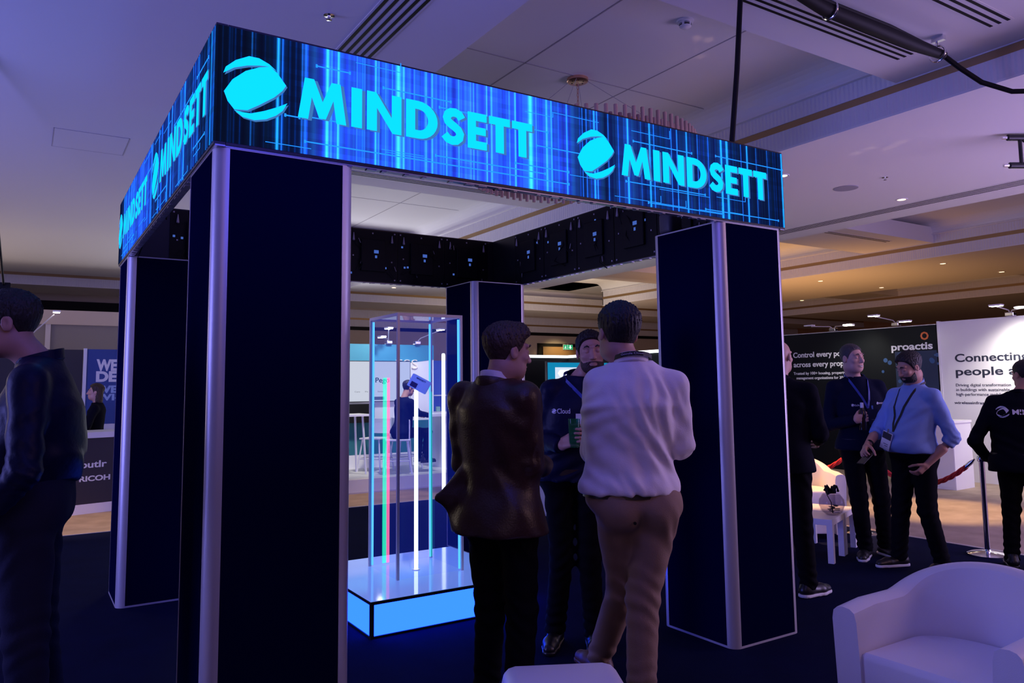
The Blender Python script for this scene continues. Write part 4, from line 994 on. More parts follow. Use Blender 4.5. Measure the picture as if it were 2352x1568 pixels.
# ---- the smiling man with a bottle
p = person('smiling man in a dark zip top with a blue lanyard, holding a bottle', (5.63, .97), 214, 1.83, 1.06, .02,
    head=(-24, -3, 3, .035, .02, .0), lean=(.025, .0), arms={'R': ((.275, -.03, 1.13), (.155, .245, 1.185)), 'L': ((-.30, -.02, 1.15), (-.26, .12, .92))},
    legs={'R': ((.06, .02, .50), (.02, .0, .085), 30), 'L': ((-.14, .0, .50), (-.19, -.08, .085), -14), 'w': 1.0}, top='shirt', top_mat='navy_cloth', leg_mat='black_trs',
    hair=dict(t=.010, amp=.0015), hair_mat='hair_grey', skin='skin_pale', collar=dict(h=.045, r=.068, tilt=.35, gap=.6), sole_mat='sole_white', hem=.90,
    hands={'R': dict(curl=.78, n=(-.3, -.9, .1), d=(-.95, .2, .25), thumb=1.0, bare=.05), 'L': dict(curl=.4)}, jaw=1.08, headres=.0048, res=.012)
lanyard(p, 'ribbon_blue', dict(m='badge_dark', w=.085, h=.13, rot=.05), 1.22, -.03)
HF = p['HF']; MB().add([HF.out(q) for q in ((-.022, .0935, -.056), (-.011, .1005, -.0595), (0, .1030, -.0605), (.011, .1005, -.0595), (.022, .0935, -.056), (.015, .0975, -.0645), (0, .1025, -.0685), (-.015, .0975, -.0645))], [tuple(range(8))]).build('teeth', 'teeth', p['root'])
on_chest(p, [(.105, 1.300, 'CLOUD', dict(width=.060, height=.014, bold=.015, depth=.001)), (-.115, 1.315, 'MINDSETT', dict(width=.075, height=.014, bold=.015, depth=.001))], 'print_white')
swirl_on(p, .130, 1.307, .024, 'print_white'); swirl_on(p, -.088, 1.322, .024, 'print_white')
_m = Matrix.Translation((5.63, .97, .012)) @ Matrix.Rotation(-math.radians(214), 4, 'Z'); _c = _m @ Vector((.085, .245, 1.10))
t = thing('beer_bottle', 'dark bottle with a pale foil neck held by the smiling man', 'bottle', _c)
MB().lathe([(0, 0), (.029, 0), (.031, .01), (.031, .13), (.024, .165), (.014, .19), (.0125, .215)], n=20).build('bottle', mat('bottle_glass', (.02, .012, .01), .1), t, True)
MB().lathe([(.0145, .188), (.0135, .232), (0, .233)], n=20).build('foil_neck', 'print_white', t, True)

# ---- the man in the light blue shirt
p = person('dark haired bearded man in a light blue shirt with rolled sleeves and a hanging badge', (5.56, .47), 281, 1.74, 1.12, .045,
    head=(10, -22, 0, -.03, .035, -.012), lean=(-.02, -.01), arms={'R': ((.235, .12, 1.10), (.13, .36, .985)), 'L': ((-.29, -.10, 1.06), (-.17, .055, .85))},
    legs={'R': ((.10, .06, .48), (.145, .06, .085), 10), 'L': ((-.10, .0, .48), (-.14, -.08, .085), -14), 'w': 1.05}, top='tucked', top_mat='blue_shirt', leg_mat='black_trs',
    hair=dict(t=.022, amp=.003), beard=dict(t=.0028), skin='skin', collar=dict(h=.058, r=.072, tilt=.40, gap=.42), sleeve=.22, sole_mat='sole_white', hem=.965,
    hands={'R': dict(curl=.55, n=(-.5, -.3, -.6), bare=.17, thumb=.9), 'L': dict(curl=.5, n=(.7, .2, .1), bare=.17)}, headres=.0048, res=.011,
    fold=[((.3, .4, .9), .09, .006, (0, .12, 1.06), .2, .4), ((.7, 0, .7), .08, .005, (-.12, .05, 1.2), .15, 1.2)])
lanyard(p, 'ribbon_black', dict(m='badge_white', m2='badge_dark', w=.095, h=.15, rot=-.35, split=.4), 1.10, .02, neckr=.085)
_m = Matrix.Translation((5.56, .47, .012)) @ Matrix.Rotation(-math.radians(281), 4, 'Z')
_w = Vector(p['wrR'])
MB().tube([tuple(_w+Vector((.0, -.035, .012))+Vector((.034*math.cos(q), .012*math.cos(q)*0, .034*math.sin(q)))) for q in [j*PI/8 for j in range(17)]], .007, 8).build('wrist_watch', 'black', p['root'], True)
t = thing('mobile_phone', 'phone held at waist height by the man in the blue shirt', 'phone', _m @ Vector((.055, .455, .90)), -math.radians(281))
t.rotation_euler = (math.radians(-35), 0, -math.radians(281))
MB().box((-.036, -.075, -.004), (.036, .075, .004), bev=.003).build('body', 'blackm', t); MB().box((-.033, -.071, .004), (.033, .071, .0046)).build('screen', mat('phone_glass', (.01, .01, .012), .05), t)

# ---- bald man half behind the right pillar
p = person('bald man in dark clothes with his back turned, half hidden behind the right pillar', (4.05, .55), 62, 1.81, 1.05, .02, head=(16, 0, 0, 0, .01, 0), lean=(0, 0),
    legs={'R': ((.10, .02, .5), (.12, .06, .09), 30), 'L': ((-.09, .02, .5), (-.10, -.02, .09), 0)}, arms={'R': ((.25, .02, 1.14), (.20, .27, 1.08))}, top='shirt', top_mat='black_cloth', leg_mat='black_trs', hair=None, hair_mat='hair_grey',
    skin='skin_pale', collar=dict(h=.04, r=.066, tilt=.3), sole_mat='sole_white', res=.013, hands={'R': dict(curl=.4), 'L': dict(curl=.4)})
on_chest(p, [(-.135, 1.36, 'MINDSETT', dict(width=.20, height=.030, bold=.02, depth=.001))], 'print_white', sign=-1)

# ---- man at the right edge
p = person('man in a black jacket with a white emblem on the back at the right edge', (6.245, -.035), 62, 1.66, 1.32, .03, head=(-36, -8, 0, .055, .03, -.005), lean=(-.0, .0),
    arms={'R': ((.27, .0, 1.06), (.24, .12, .84)), 'L': ((-.325, -.03, 1.01), (-.24, .14, .86))}, legs={'R': ((.1, .02, .46), (.12, 0, .09), 8), 'L': ((-.1, .02, .46), (-.12, 0, .09), -8)}, top='shirt', top_mat='black_cloth', leg_mat='black_trs', hair=dict(t=.014, amp=.002, line=HL_BACK),
    collar=dict(h=.035, r=.066, tilt=.3), res=.012, hem=.84, hands={'R': dict(curl=.4), 'L': dict(curl=.5)}, fold=[((.4, 0, .9), .09, .006, (-.1, -.1, .95), .2, .2)])
on_chest(p, [(-.055, 1.235, 'MINDSETT', dict(width=.30, height=.040, bold=.025, depth=.001))], 'print_white', sign=-1); swirl_on(p, -.175, 1.253, .095, 'print_white', -1)

# ---- man at the left edge
p = person('large dark haired man in a black jacket and jeans cut off by the left edge', (-0.500, 0.625), 280, 1.94, 1.14, .07, head=(-4, -8, 0, .0, .09, -.03), lean=(0, .05),
    arms={'R': ((.30, -.02, 1.20), (.30, .10, .93)), 'L': ((-.30, .03, 1.21), (-.27, .20, .99))}, legs={'R': ((.10, .03, .55), (.11, -.04, .09), 8), 'L': ((-.10, .03, .55), (-.11, -.0, .09), -8), 'w': 1.04, 'zt': 1.08, 'hips': (0, .06, .07), 'pel': .075}, top='shirt', top_mat='navy_shiny', leg_mat='denim',
    hair=dict(t=.016, amp=.003, line=HL_BACK), collar=dict(h=.045, r=.070, tilt=.3), res=.011, hem=1.06, belt=False, hands={'R': dict(curl=.4), 'L': dict(curl=.35, n=(1, 0, 0))},
    fold=[((.5, .6, .6), .11, .009, (0, -.15, 1.2), .25, .2)])

# ------------------------------------------------------------------ furniture in the lounge corner
def tub_chair(label, loc, rz, w=.72, d=.68, arm=.63, back=.76, scale=1.0):
    """round backed tub armchair facing local +y"""
    t = thing('tub_armchair', label, 'armchair', loc, rz, 'white tub armchairs')
    th = .105; hw = w/2
    path = []; n = 40
    for i in range(n+1):
        k = i/n; a = -PI*.0+PI*k          # from the right arm round the back to the left arm
        x = hw*math.cos(a); y = -d*.42*math.sin(a)**.8 if math.sin(a) > 0 else 0
        path.append((x, y-.02+0, k))
    front = d*.50
    P = [(hw*.98, front, 0)]+[(hw, front*.55, 0)]+[(x, y, k) for x, y, k in path]+[(-hw, front*.55, 1), (-hw*.98, front, 1)]
    v = []; m = len(P)
    rim = lambda k: arm+(back-arm)*math.sin(PI*min(max(k, 0), 1))**1.1
    prof_ = []
    for i, (x, y, k) in enumerate(P):
        r = rim(k)-(.012 if i in (0, m-1) else 0); L = math.hypot(x, y+.0) or 1
        ax = Vector((P[min(i+1, m-1)][0]-P[max(i-1, 0)][0], P[min(i+1, m-1)][1]-P[max(i-1, 0)][1], 0)).normalized(); nrm = Vector((-ax.y, ax.x, 0))
        if nrm.dot(Vector((x, y-.15, 0))) < 0: nrm = -nrm
        o = Vector((x, y, 0)); ring = []
        for off, z in ((-.045, .05), (-.012, .25), (.0, r-.05), (-.006, r-.018), (-.022, r-.003), (-.045, r+.002), (-.075, r-.002), (-.094, r-.016), (-.102, r-.05), (-.110, .40), (-.110, .05)):
            q = o+nrm*off; ring.append((q.x, q.y, z))
        prof_.append(ring)
    kz = len(prof_[0]); mb = MB(); v = [q for r in prof_ for q in r]
    f = [(i*kz+j, i*kz+j+1, (i+1)*kz+j+1, (i+1)*kz+j) for i in range(m-1) for j in range(kz-1)]
    f += [tuple(range(kz))[::-1], tuple(range((m-1)*kz, m*kz))]
    mb.add(v, f).build('backrest', 'leather', t, True)
    sp = [(hw-.112, front-.02)]+[((hw-.112)*math.cos(PI*i/24), -(d*.42-.10)*math.sin(PI*i/24)**.8) for i in range(25)]+[(-(hw-.112), front-.02)]
    c = MB(); n = len(sp)
    ctr = (0, .06); lay = [(1.0, .33), (1.0, .35), (1.0, .43), (.985, .448), (.95, .457), (.6, .463), (.0, .465)]
    v = [(ctr[0]+(x-ctr[0])*s_, ctr[1]+(y-ctr[1])*s_, z) for s_, z in lay for x, y in sp]
    f = [(i*n+j, i*n+(j+1) % n, (i+1)*n+(j+1) % n, (i+1)*n+j) for i in range(len(lay)-1) for j in range(n)]+[tuple(range(n))[::-1]]
    c.add(v, f).build('seat_cushion', 'leather', t, True)
    MB().box((-hw+.11, -d*.25, .05), (hw-.11, front-.045, .328), bev=.012).build('seat_base', 'leather', t)
    for a, b in ((-hw+.08, front-.07), (hw-.08, front-.07), (-.2, -d*.25), (.2, -d*.25)): MB().lathe([(.018, 0), (.022, .055)], (a, b, 0), 12).build('leg', 'black', t)
    return t
chair0 = tub_chair('white tub armchair at the lower right corner of the photo, empty, facing left', (2.53, -1.475, .012), PI/2)
dup(chair0, (6.05, 1.97, .012), PI*.80, 'white tub armchair lit warm behind the fish bowl on the low table')
dup(chair0, (-.968, -.16, .012), -PI*.5, 'white tub armchair at the lower left edge, only its rim in view')
t = thing('pouf', 'small white rounded leatherette stool at the bottom edge in front of the two men', 'stool', (1.11, -.785, .016), math.radians(-27.4))
MB().box((-.225, -.225, .03), (.225, .225, .436), bev=.055).build('cushion', 'leather', t, True)
for a in (-.17, .17):
    for b in (-.17, .17): MB().lathe([(.02, 0), (.02, .04)], (a, b, 0), 10).build('foot', 'black', t)

def low_table(label, loc, rz):
    t = thing('side_table', label, 'side table', loc, rz, 'low white side tables')
    MB().box((0, 0, .31), (.40, .40, .36), bev=.002).build('tabletop', 'white', t)
    for a in (0, .352):
        for b in (0, .352): MB().box((a, b, 0), (a+.048, b+.048, .31)).build('leg', 'white', t)
    return t
tb = low_table('front low white side table with the fish bowl on it', (5.165, .975, .012), math.radians(21))
dup(tb, (5.165+.42*math.cos(math.radians(21)), .975+.42*math.sin(math.radians(21)), .012), math.radians(21), 'rear low white side table pushed against the one with the fish bowl')
t = thing('fish_bowl', 'round clear glass bowl with a dark bow on the low white table', 'bowl', (5.39, 1.13, .372))
MB().lathe([(0, .004), (.05, .002), (.085, .03), (.108, .085), (.103, .135), (.075, .178), (.070, .182), (.067, .178), (.098, .134), (.103, .085), (.08, .034), (.048, .008), (0, .008)], n=32).build('bowl', clear('bowl_glass', (.80, .78, .82)), t, True)
bwm = MB().tube([(-.05, 0, .19), (-.035, .02, .235), (0, 0, .20), (.035, -.02, .24), (.05, 0, .19), (0, .01, .195), (-.05, 0, .19)], .016, 8)
for i in range(5): bwm.tube([(0, 0, .20), (.05*math.cos(i*1.3), .05*math.sin(i*1.3), .245), (.06*math.cos(i*1.3+.5), .06*math.sin(i*1.3+.5), .20)], .011, 6)
bwm.build('bow', 'black', t, True)
ct = MB()
rr = random.Random(4)
for i in range(14): a = rr.random()*6.28; q = rr.random()*.06; ct.box((q*math.cos(a)-.02, q*math.sin(a)-.012, .03+.004*i), (q*math.cos(a)+.02, q*math.sin(a)+.012, .034+.004*i), rz=rr.random()*3)
ct.build('cards', mat('bowl_cards', (.05, .04, .07), .5), t)
tag(MB().tube([(5.33, 1.08, .40), (5.27, 1.05, .50), (5.26, 1.08, .56), (5.32, 1.12, .585)], .004, 6).build('cord', 'black', None, True), 'thin black cord trailing from the bow on the fish bowl', 'cord')
t = thing('tissue_box', 'small pale box standing on the low table near the bald man', 'box', (5.22, 1.29, .372), .4)
MB().box((-.04, -.05, 0), (.04, .05, .13)).build('box', mat('pale_box', (.70, .60, .48), .6), t); MB().box((-.042, -.052, .10), (.042, .052, .134)).build('lid', 'white', t)

t = thing('poseur_table', 'round black topped high table with snacks behind the bald man', 'high table', (7.12, 3.05, .0))
MB().lathe([(0, .90), (.33, .90), (.33, .925), (0, .925)], n=32).build('tabletop', 'blackm', t); MB().lathe([(.03, .02), (.03, .90)], n=14).build('pole', 'blackm', t); MB().lathe([(.24, 0), (.24, .015), (.04, .03)], n=28).build('base', 'blackm', t)
t = thing('snack_plate', 'plate with orange snacks and a folded napkin on the black high table', 'plate', (7.12, 2.86, .926))
MB().lathe([(0, 0), (.07, 0), (.11, .012), (.108, .015), (.07, .004), (0, .004)], n=28).build('plate', 'white', t, True)
sn = MB()
for i in range(7): a = i*.9; sn.box((.05*math.cos(a)-.03, .05*math.sin(a)-.015, .01+.004*i), (.05*math.cos(a)+.03, .05*math.sin(a)+.015, .028+.004*i), rz=a, bev=.005)
sn.build('snacks', mat('snack_orange', (.55, .16, .05), .6), t); MB().add([(0, -.06, .03), (.10, -.04, .09), (.06, .05, .04), (-.02, .01, .10)], [(0, 1, 2), (0, 2, 3), (0, 3, 1), (1, 3, 2)]).build('napkin', 'white', t)

def post(label, x, y):
    t = thing('barrier_post', label, 'barrier post', (x, y, .012), 0, 'chrome rope barrier posts')
    MB().lathe([(.16, 0), (.16, .012), (.13, .025), (.03, .04), (.025, .05)], n=32).build('base', 'chrome', t, True)
    MB().lathe([(.022, .04), (.022, .86), (.028, .87), (.035, .885), (.035, .90), (.02, .925), (0, .93)], n=18).build('pole', 'chrome', t, True)
    MB().lathe([(.03, .80), (.034, .81), (.034, .84), (.03, .85)], n=18).build('hook_ring', 'chrome', t, True)
    return t
post('chrome barrier post beside the man at the right edge', 6.52, .42); post('chrome barrier post behind the legs of the smiling man', 6.52, 1.60); post('chrome barrier post hidden behind the bald man', 6.52, 2.95)
def rope(label, a, b, sag):
    t = thing('barrier_rope', label, 'barrier rope', a, 0, 'red twisted barrier ropes')
    d = Vector(b)-Vector(a); n = 60
    f = lambda k: d*k+Vector((0, 0, -sag*4*k*(1-k)))
    for ph in range(3):
        pts = []
        side = d.cross(Vector((0, 0, 1))).normalized()
        for i in range(n+1):
            k = .07+.86*i/n; q = k*34+ph*2*PI/3; tg = (f(k+.001)-f(k-.001)).normalized(); up = side.cross(tg)
            pts.append(f(k)+side*.011*math.cos(q)+up*.011*math.sin(q))
        MB().tube(pts, .0125, 8).build('strand', 'rope_red', t, True)
    for k0, k1 in ((.0, .08), (1.0, .92)):
        MB().tube([f(k0), f(k0+(k1-k0)*.4), f(k1)], [.006, .018, .019], 10).build('end_cap', 'chrome', t, True)
MT['rope_red'] = mat('rope_red', (.55, .02, .025), .75, bump=.2, bscale=200)
rope('red barrier rope hanging to the right of the blue shirted man', (6.52, .478, .83), (6.52, 1.542, .83), .27)
rope('red barrier rope behind the warm lit tub chair', (6.52, 1.658, .83), (6.52, 2.89, .83), .27)

# ------------------------------------------------------------------ right-hand stands
MT['text_white'] = mat('text_white', (.80, .82, .84), .6); MT['text_dark'] = mat('text_dark', (.02, .025, .05), .6)
def board(label, cat, loc, rz, w, h, m, frame=None, name='display_board', group=None, th=.05):
    t = thing(name, label, cat, loc, rz, group)
    MB().box((0, 0, .0), (w, th, h)).build('panel', m, t)
    if frame: MB().box((-.035, -.008, 0), (0, th+.008, h+.01)).build('frame_post', frame, t)
    return t
XW = 11.5
pm = mat('stand_black_print', (.008, .010, .012), .6, spec=.15); nt = pm.node_tree
t = board('black exhibition panel printed with white lettering behind the smiling man', 'exhibition panel', (XW, 8.2, .0), -PI/2, 4.75, 2.40, pm)
MB().box((0, 0, 2.40), (4.75, .05, 2.412)).build('top_edge', 'alu', t)
u = lambda y: 8.2-y
lt = texts([(u(6.13), 1.975, 'Control every pound', dict(width=1.20, height=.098, bold=.022, depth=.003)), (u(6.13), 1.80, 'across every property', dict(width=1.28, height=.098, bold=.022, depth=.003)),
            (u(6.14), 1.66, 'Trusted by 100+ housing, property &', dict(width=1.14, height=.050, bold=.018, depth=.003)), (u(6.08), 1.575, 'management organisations for 30+ years', dict(width=1.17, height=.050, bold=.018, depth=.003)),
            (u(5.40), 1.35, 'gh', dict(width=.11, height=.06, bold=.02, depth=.003)), (u(5.40), 1.20, 'tfo', dict(width=.14, height=.07, bold=.02, depth=.003)), (u(5.24), 1.33, 'V', dict(width=.09, height=.10, bold=.02, depth=.003)),
            (u(4.205), 2.025, 'proactis', dict(width=.685, height=.118, bold=.024, depth=.003))])
lt.build('lettering', 'text_white', t)
kn = MB()
for k in range(4): a = k*PI/4; kn.tube([(u(3.64)+.062*math.cos(q)*math.cos(a)-.042*math.sin(q)*math.sin(a), -.004, 2.235+.062*math.cos(q)*math.sin(a)+.042*math.sin(q)*math.cos(a)) for q in [j*PI/12 for j in range(25)]], .0045, 6)
kn.build('knot_emblem', mat('emblem_orange', (.75, .20, .06), .5), t)
bo = MB(); rr = random.Random(2)
for i in range(16):
    cx, cz, r = u(4.4)+rr.random()*.95, 1.45+rr.random()*.5, .015+.03*rr.random(); bo.add([(cx+r*math.cos(q), -.0015-.0001*i, cz+r*math.sin(q)) for q in [j*PI/8 for j in range(16)]], [tuple(range(16))])
bo.build('printed_pattern', mat('print_blue', (.03, .09, .24), .6), t)
MB().box((u(4.15), -.001, 1.1), (u(3.46), 0, 2.0)).build('printed_glow', mat('print_blue_dark', (.012, .026, .075), .6), t)
t = board('white exhibition panel with dark lettering about connecting people at the right edge', 'exhibition panel', (XW, 3.40, .0), -PI/2, 5.0, 2.44, 'whitep', 'whitep')
u = lambda y: 3.40-y
texts([(u(3.19), 1.805, 'Connecting', dict(width=1.03, height=.125, bold=.017, depth=.003)), (u(3.19), 1.60, 'people and places', dict(width=1.80, height=.125, bold=.017, depth=.003)),
       (u(3.20), 1.43, 'Driving digital transformation', dict(width=.78, height=.045, depth=.003)), (u(3.20), 1.36, 'in buildings with sustainable', dict(width=.76, height=.045, depth=.003)), (u(3.20), 1.29, 'high-performance mobile coverage', dict(width=.92, height=.045, depth=.003)),
       (u(3.24), 1.165, 'wirelessinfrastructure.co.uk', dict(width=.90, height=.040, bold=.01, depth=.003))]).build('lettering', 'text_dark', t)
t = thing('cabinet', 'plain white lockable cabinet against the white exhibition panel', 'cabinet', (10.42, 2.72, 0), math.radians(2))
MB().box((0, 0, 0), (.52, .75, .925)).build('body', 'white', t); MB().box((-.01, -.01, .925), (.53, .76, .955)).build('top', 'white', t)
MB().box((-.004, .006, .03), (0, .744, .91)).build('door', 'whitep', t); MB().lathe([(.008, 0), (.008, .006), (0, .006)], n=10).xform(Matrix.Translation((-.004, .06, .84)) @ Matrix.Rotation(-PI/2, 4, 'Y')).build('lock', 'black', t)
def arm_light(label, base, heads, lit=(True, True), energy=30):
    t = thing('arm_spotlight', label, 'spotlight', base, 0, 'clip-on arm spotlights over the stands')
    MB().box((-.05, -.06, -.02), (.05, .06, .035), bev=.01).build('clamp', 'chrome', t)
    for i, h in enumerate(heads):
        q = Vector(h)-Vector(base); e = q*.93+Vector((0, 0, -.008)); MB().tube([(0, 0, .02), tuple(q*.15+Vector((0, 0, .05))), tuple(e)], .009, 8).build('arm', 'alu', t, True)
        o = MB().box((-.05, -.085, -.012), (.05, .085, .012), bev=.008).build('lamp_head', 'white', t); o.location = q
        if lit[i]:
            g = MB().box((-.042, -.075, -.016), (.042, .075, -.012)).build('lamp', 'lamp_w', o)
    return t
arm_light('pair of arm spotlights at the left of the black panel, one unlit', (11.44, 5.22, 2.43), [(11.05, 5.42, 2.51), (11.05, 4.66, 2.47)], (False, True))
arm_light('pair of lit arm spotlights over the word on the black panel', (11.44, 4.06, 2.44), [(11.0, 4.17, 2.585), (11.0, 3.65, 2.455)])
arm_light('pair of lit arm spotlights over the white panel', (11.44, 2.33, 2.46), [(11.0, 2.31, 2.575), (11.0, 1.98, 2.52)])
light('SPOT', 'panel_spot_black', (10.9, 4.6, 2.5), 40, (1, .93, .80), (11.5, 4.9, 1.2), .08, spot=120, blend=.9)
light('SPOT', 'panel_spot_white', (10.9, 2.0, 2.5), 170, (1, .93, .80), (11.5, 2.0, 1.3), .08, spot=120, blend=.9)

# ------------------------------------------------------------------ left-hand stand
t = thing('reception_counter', 'dark counter with a white top and white brand names at the left', 'counter', (-1.2, 7.55, 0), math.radians(15))
cmk = mat('counter_dark', (.022, .020, .035), .5)
MB().box((0, 0, .12), (3.0, .6, .93)).build('front_panel', cmk, t); MB().box((-.02, -.03, .93), (3.02, .62, 1.0)).build('top', 'white', t); MB().box((0, .0, .0), (3.0, .6, .12)).build('plinth', 'white', t)
def ct_row(px_x, z, txt, **k): return (px_x, z, txt, k)
texts([(1.30, .565, 'butlr', dict(width=.30, height=.085, bold=.02, depth=.004)), (1.285, .40, 'RICOH', dict(width=.36, height=.065, bold=.03, depth=.004))]).build('lettering', 'text_white', t)
t = thing('stand_backdrop', 'blue exhibition backdrop with white capitals behind the left counter', 'exhibition panel', (.20, 10.0, 0))
MB().box((0, 0, 1.0), (1.6, .05, 2.14)).build('panel', mat('backdrop_blue', (.03, .07, .28), .6), t); MB().box((-.045, -.02, 0), (0, .06, 2.15)).build('frame_post', 'white', t); MB().box((0, -.01, .93), (1.6, .06, 1.02)).build('lower_rail', 'white', t)
texts([(.13, 1.825, 'WE', dict(width=.28, height=.165, bold=.05, depth=.004)), (.13, 1.66, 'DELIVER', dict(width=.86, height=.15, bold=.05, depth=.004))]).build('lettering', 'text_white', t)
texts([(.13, 1.49, 'WE NEED', dict(width=.80, height=.105, bold=.05, depth=.004)), (.13, 1.375, 'WI-FI', dict(width=.46, height=.095, bold=.04, depth=.004))]).build('sub_lettering', mat('text_pale_blue', (.35, .50, .75), .6), t)
tag(MB().box((-3.2, 10.0, 0), (.15, 10.05, 2.13)).build('dark_panel', mat('panel_dark_grey', (.03, .028, .035), .6)), 'dark grey exhibition panel left of the blue backdrop', 'exhibition panel')
gp = thing('partition_wall', 'grey partition with pale uprights above the left stand', 'partition', (-5, 13.0, 0))
MB().box((0, 0, 0), (8.6, .08, 2.72)).build('panel', mat('partition_grey', (.20, .18, .19), .7), gp)
for x in (4.25, 4.75): MB().box((x-.04, -.03, 0), (x+.04, 0, 2.72)).build('upright', mat('upright_pale', (.5, .46, .5), .6), gp)
MB().box((0, -.05, 2.72), (8.6, .1, 2.98)).build('header', mat('header_tan', (.46, .38, .34), .7), gp)
arm_light('single lit arm light above the left stand beside the large man', (-.64, 10.02, 2.15), [(-.22, 9.9, 2.68)], (True,))
p = person('woman with long brown hair in black behind the left counter, in profile', (.27, 8.9, 0), 285, 1.60, .9, 0, head=(-6, 2, 0), arms={'L': ((-.25, .06, 1.03), (-.08, .20, 1.22)), 'R': ((.25, .04, 1.03), (.12, .22, 1.0))},
    top='shirt', top_mat='black_cloth', leg_mat='black_trs', skin='skin_pale', hair=dict(t=.020, amp=.004), hair_mat='hair_brown', long_hair=True, res=.015, headres=.006, jaw=.92, hands={'L': dict(curl=.5), 'R': dict(curl=.4)})

# ------------------------------------------------------------------ stand seen through the booth
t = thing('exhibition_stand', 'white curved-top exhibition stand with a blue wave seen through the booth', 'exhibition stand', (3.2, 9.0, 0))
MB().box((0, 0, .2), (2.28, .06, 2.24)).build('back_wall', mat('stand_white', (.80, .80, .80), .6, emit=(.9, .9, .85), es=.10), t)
wv = [(x*2.28/30, 2.02-.10*math.sin(x/30*PI*1.0+.2)-.05*(x/30)) for x in range(31)]; n = len(wv)
wb = MB(); wb.add([(x, -.006, z) for x, z in wv]+[(x, -.006, 2.242) for x, z in wv]+[(x, .0, z) for x, z in wv]+[(x, .0, 2.242) for x, z in wv], [(i, i+1, n+i+1, n+i) for i in range(n-1)]+[(2*n+i, 3*n+i, 3*n+i+1, 2*n+i+1) for i in range(n-1)]+[(i, 2*n+i, 2*n+i+1, i+1) for i in range(n-1)])
wm = mat('wave_blue', (.05, .30, .45), .5); wb.build('blue_wave', wm, t)
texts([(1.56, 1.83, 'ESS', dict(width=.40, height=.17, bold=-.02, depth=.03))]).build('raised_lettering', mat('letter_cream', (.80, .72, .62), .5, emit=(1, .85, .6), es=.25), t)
pt = thing('platform', 'low white platform carrying the stand with the white screen', 'platform', (3.1, 7.55, 0)); MB().box((0, 0, 0), (2.5, 1.51, .199)).build('deck', mat('platform_white', (.72, .72, .70), .5), pt); MB().box((0, -.01, 0), (2.5, 0, .02)).build('edge_strip', 'alu', pt)
MB().box((0, -.004, .42), (2.28, 0, .95)).build('teal_band', mat('band_teal', (.02, .18, .22), .6), t)
t = thing('monitor', 'large white screen with a company name on the stand seen through the booth', 'monitor', (3.30, 8.92, 1.28))
MB().box((0, 0, 0), (1.70, .04, .68), bev=.004).build('bezel', 'blackm', t); MB().box((.012, -.003, .012), (1.688, 0, .668)).build('screen', emis('screen_white', (.62, .66, .78), .95), t)
texts([(1.06, .32, 'Pego', dict(width=.25, height=.085, bold=.012, depth=.002))]).xform(Matrix.Translation((0, -.004, 0))).build('lettering', emis('screen_ink', (.02, .05, .09), 1), t)
texts([(.70, .16, 'Core', dict(width=.09, height=.022, depth=.002)), (.88, .16, 'Pe', dict(width=.05, height=.022, depth=.002)), (1.10, .16, 'Sense', dict(width=.11, height=.022, depth=.002))]).xform(Matrix.Translation((0, -.004, 0))).build('small_lettering', emis('screen_ink_grey', (.15, .16, .2), 1), t)
MB().tube([(.98, -.006, .30), (.98, -.006, .36), (.995, -.006, .395), (1.02, -.006, .40)], .006, 6).build('swirl_logo', emis('screen_teal', (.02, .35, .30), 1), t)
MB().box((1.0, -.005, .03), (1.22, -.004, .085)).build('caption_bar', emis('screen_bar', (.10, .12, .22), 1), t)
tag(MB().box((3.3, 8.80, .95), (4.3, 8.93, 1.25)).build('equipment_box', 'black'), 'black box under the big white screen on the stand', 'equipment box')
def high_stool(label, loc, rz):
    t = thing('high_stool', label, 'bar stool', loc, rz, 'white high stools')
    MB().box((-.19, -.19, .50), (.19, .19, .525), bev=.008).build('seat', 'white', t)
    b = MB().box((-.18, .165, .58), (.18, .18, .82), bev=.006); b.build('backrest', 'white', t)
    for sx in (-1, 1):
        for sy in (-1, 1): MB().tube([(sx*.15, sy*.15, .50), (sx*.21, sy*.21, .0)], .013, 8).build('leg', 'white', t, True)
        MB().tube([(sx*.17, .17, .50), (sx*.17, .172, .80)], .011, 8).build('back_post', 'white', t, True)
    MB().tube([(-.185, -.185, .20), (.185, -.185, .20), (.185, .185, .20), (-.185, .185, .20), (-.185, -.185, .20)], .010, 8).build('foot_rail', 'white', t, True)
    return t
st0 = high_stool('white high stool occupied by the seated person on the stand', (4.32, 7.92, .2), -PI*.62)
dup(st0, (4.20, 8.50, .2), -PI*.3, 'white high stool left of the seated person on the stand')
dup(st0, (4.76, 8.60, .2), PI*.5, 'white high stool to the right of the seated person, facing the table')
t = thing('high_table', 'white high table at the left of the stand seen through the booth', 'high table', (3.66, 8.35, .2))
MB().box((-.3, -.25, .88), (.3, .25, .91)).build('tabletop', 'white', t)
for a in (-.24, .24):
    for b in (-.2, .2): MB().tube([(a*.8, b*.8, .88), (a, b, 0)], .018, 8).build('leg', 'white', t, True)
t = thing('high_table', 'white high table with a solid leg beside the seated person on the stand', 'high table', (5.30, 8.35, .2))
MB().box((-.33, -.3, .84), (.33, .3, .88)).build('tabletop', 'white', t); MB().box((-.06, -.25, 0), (.06, .25, .84)).build('panel_leg', 'white', t)
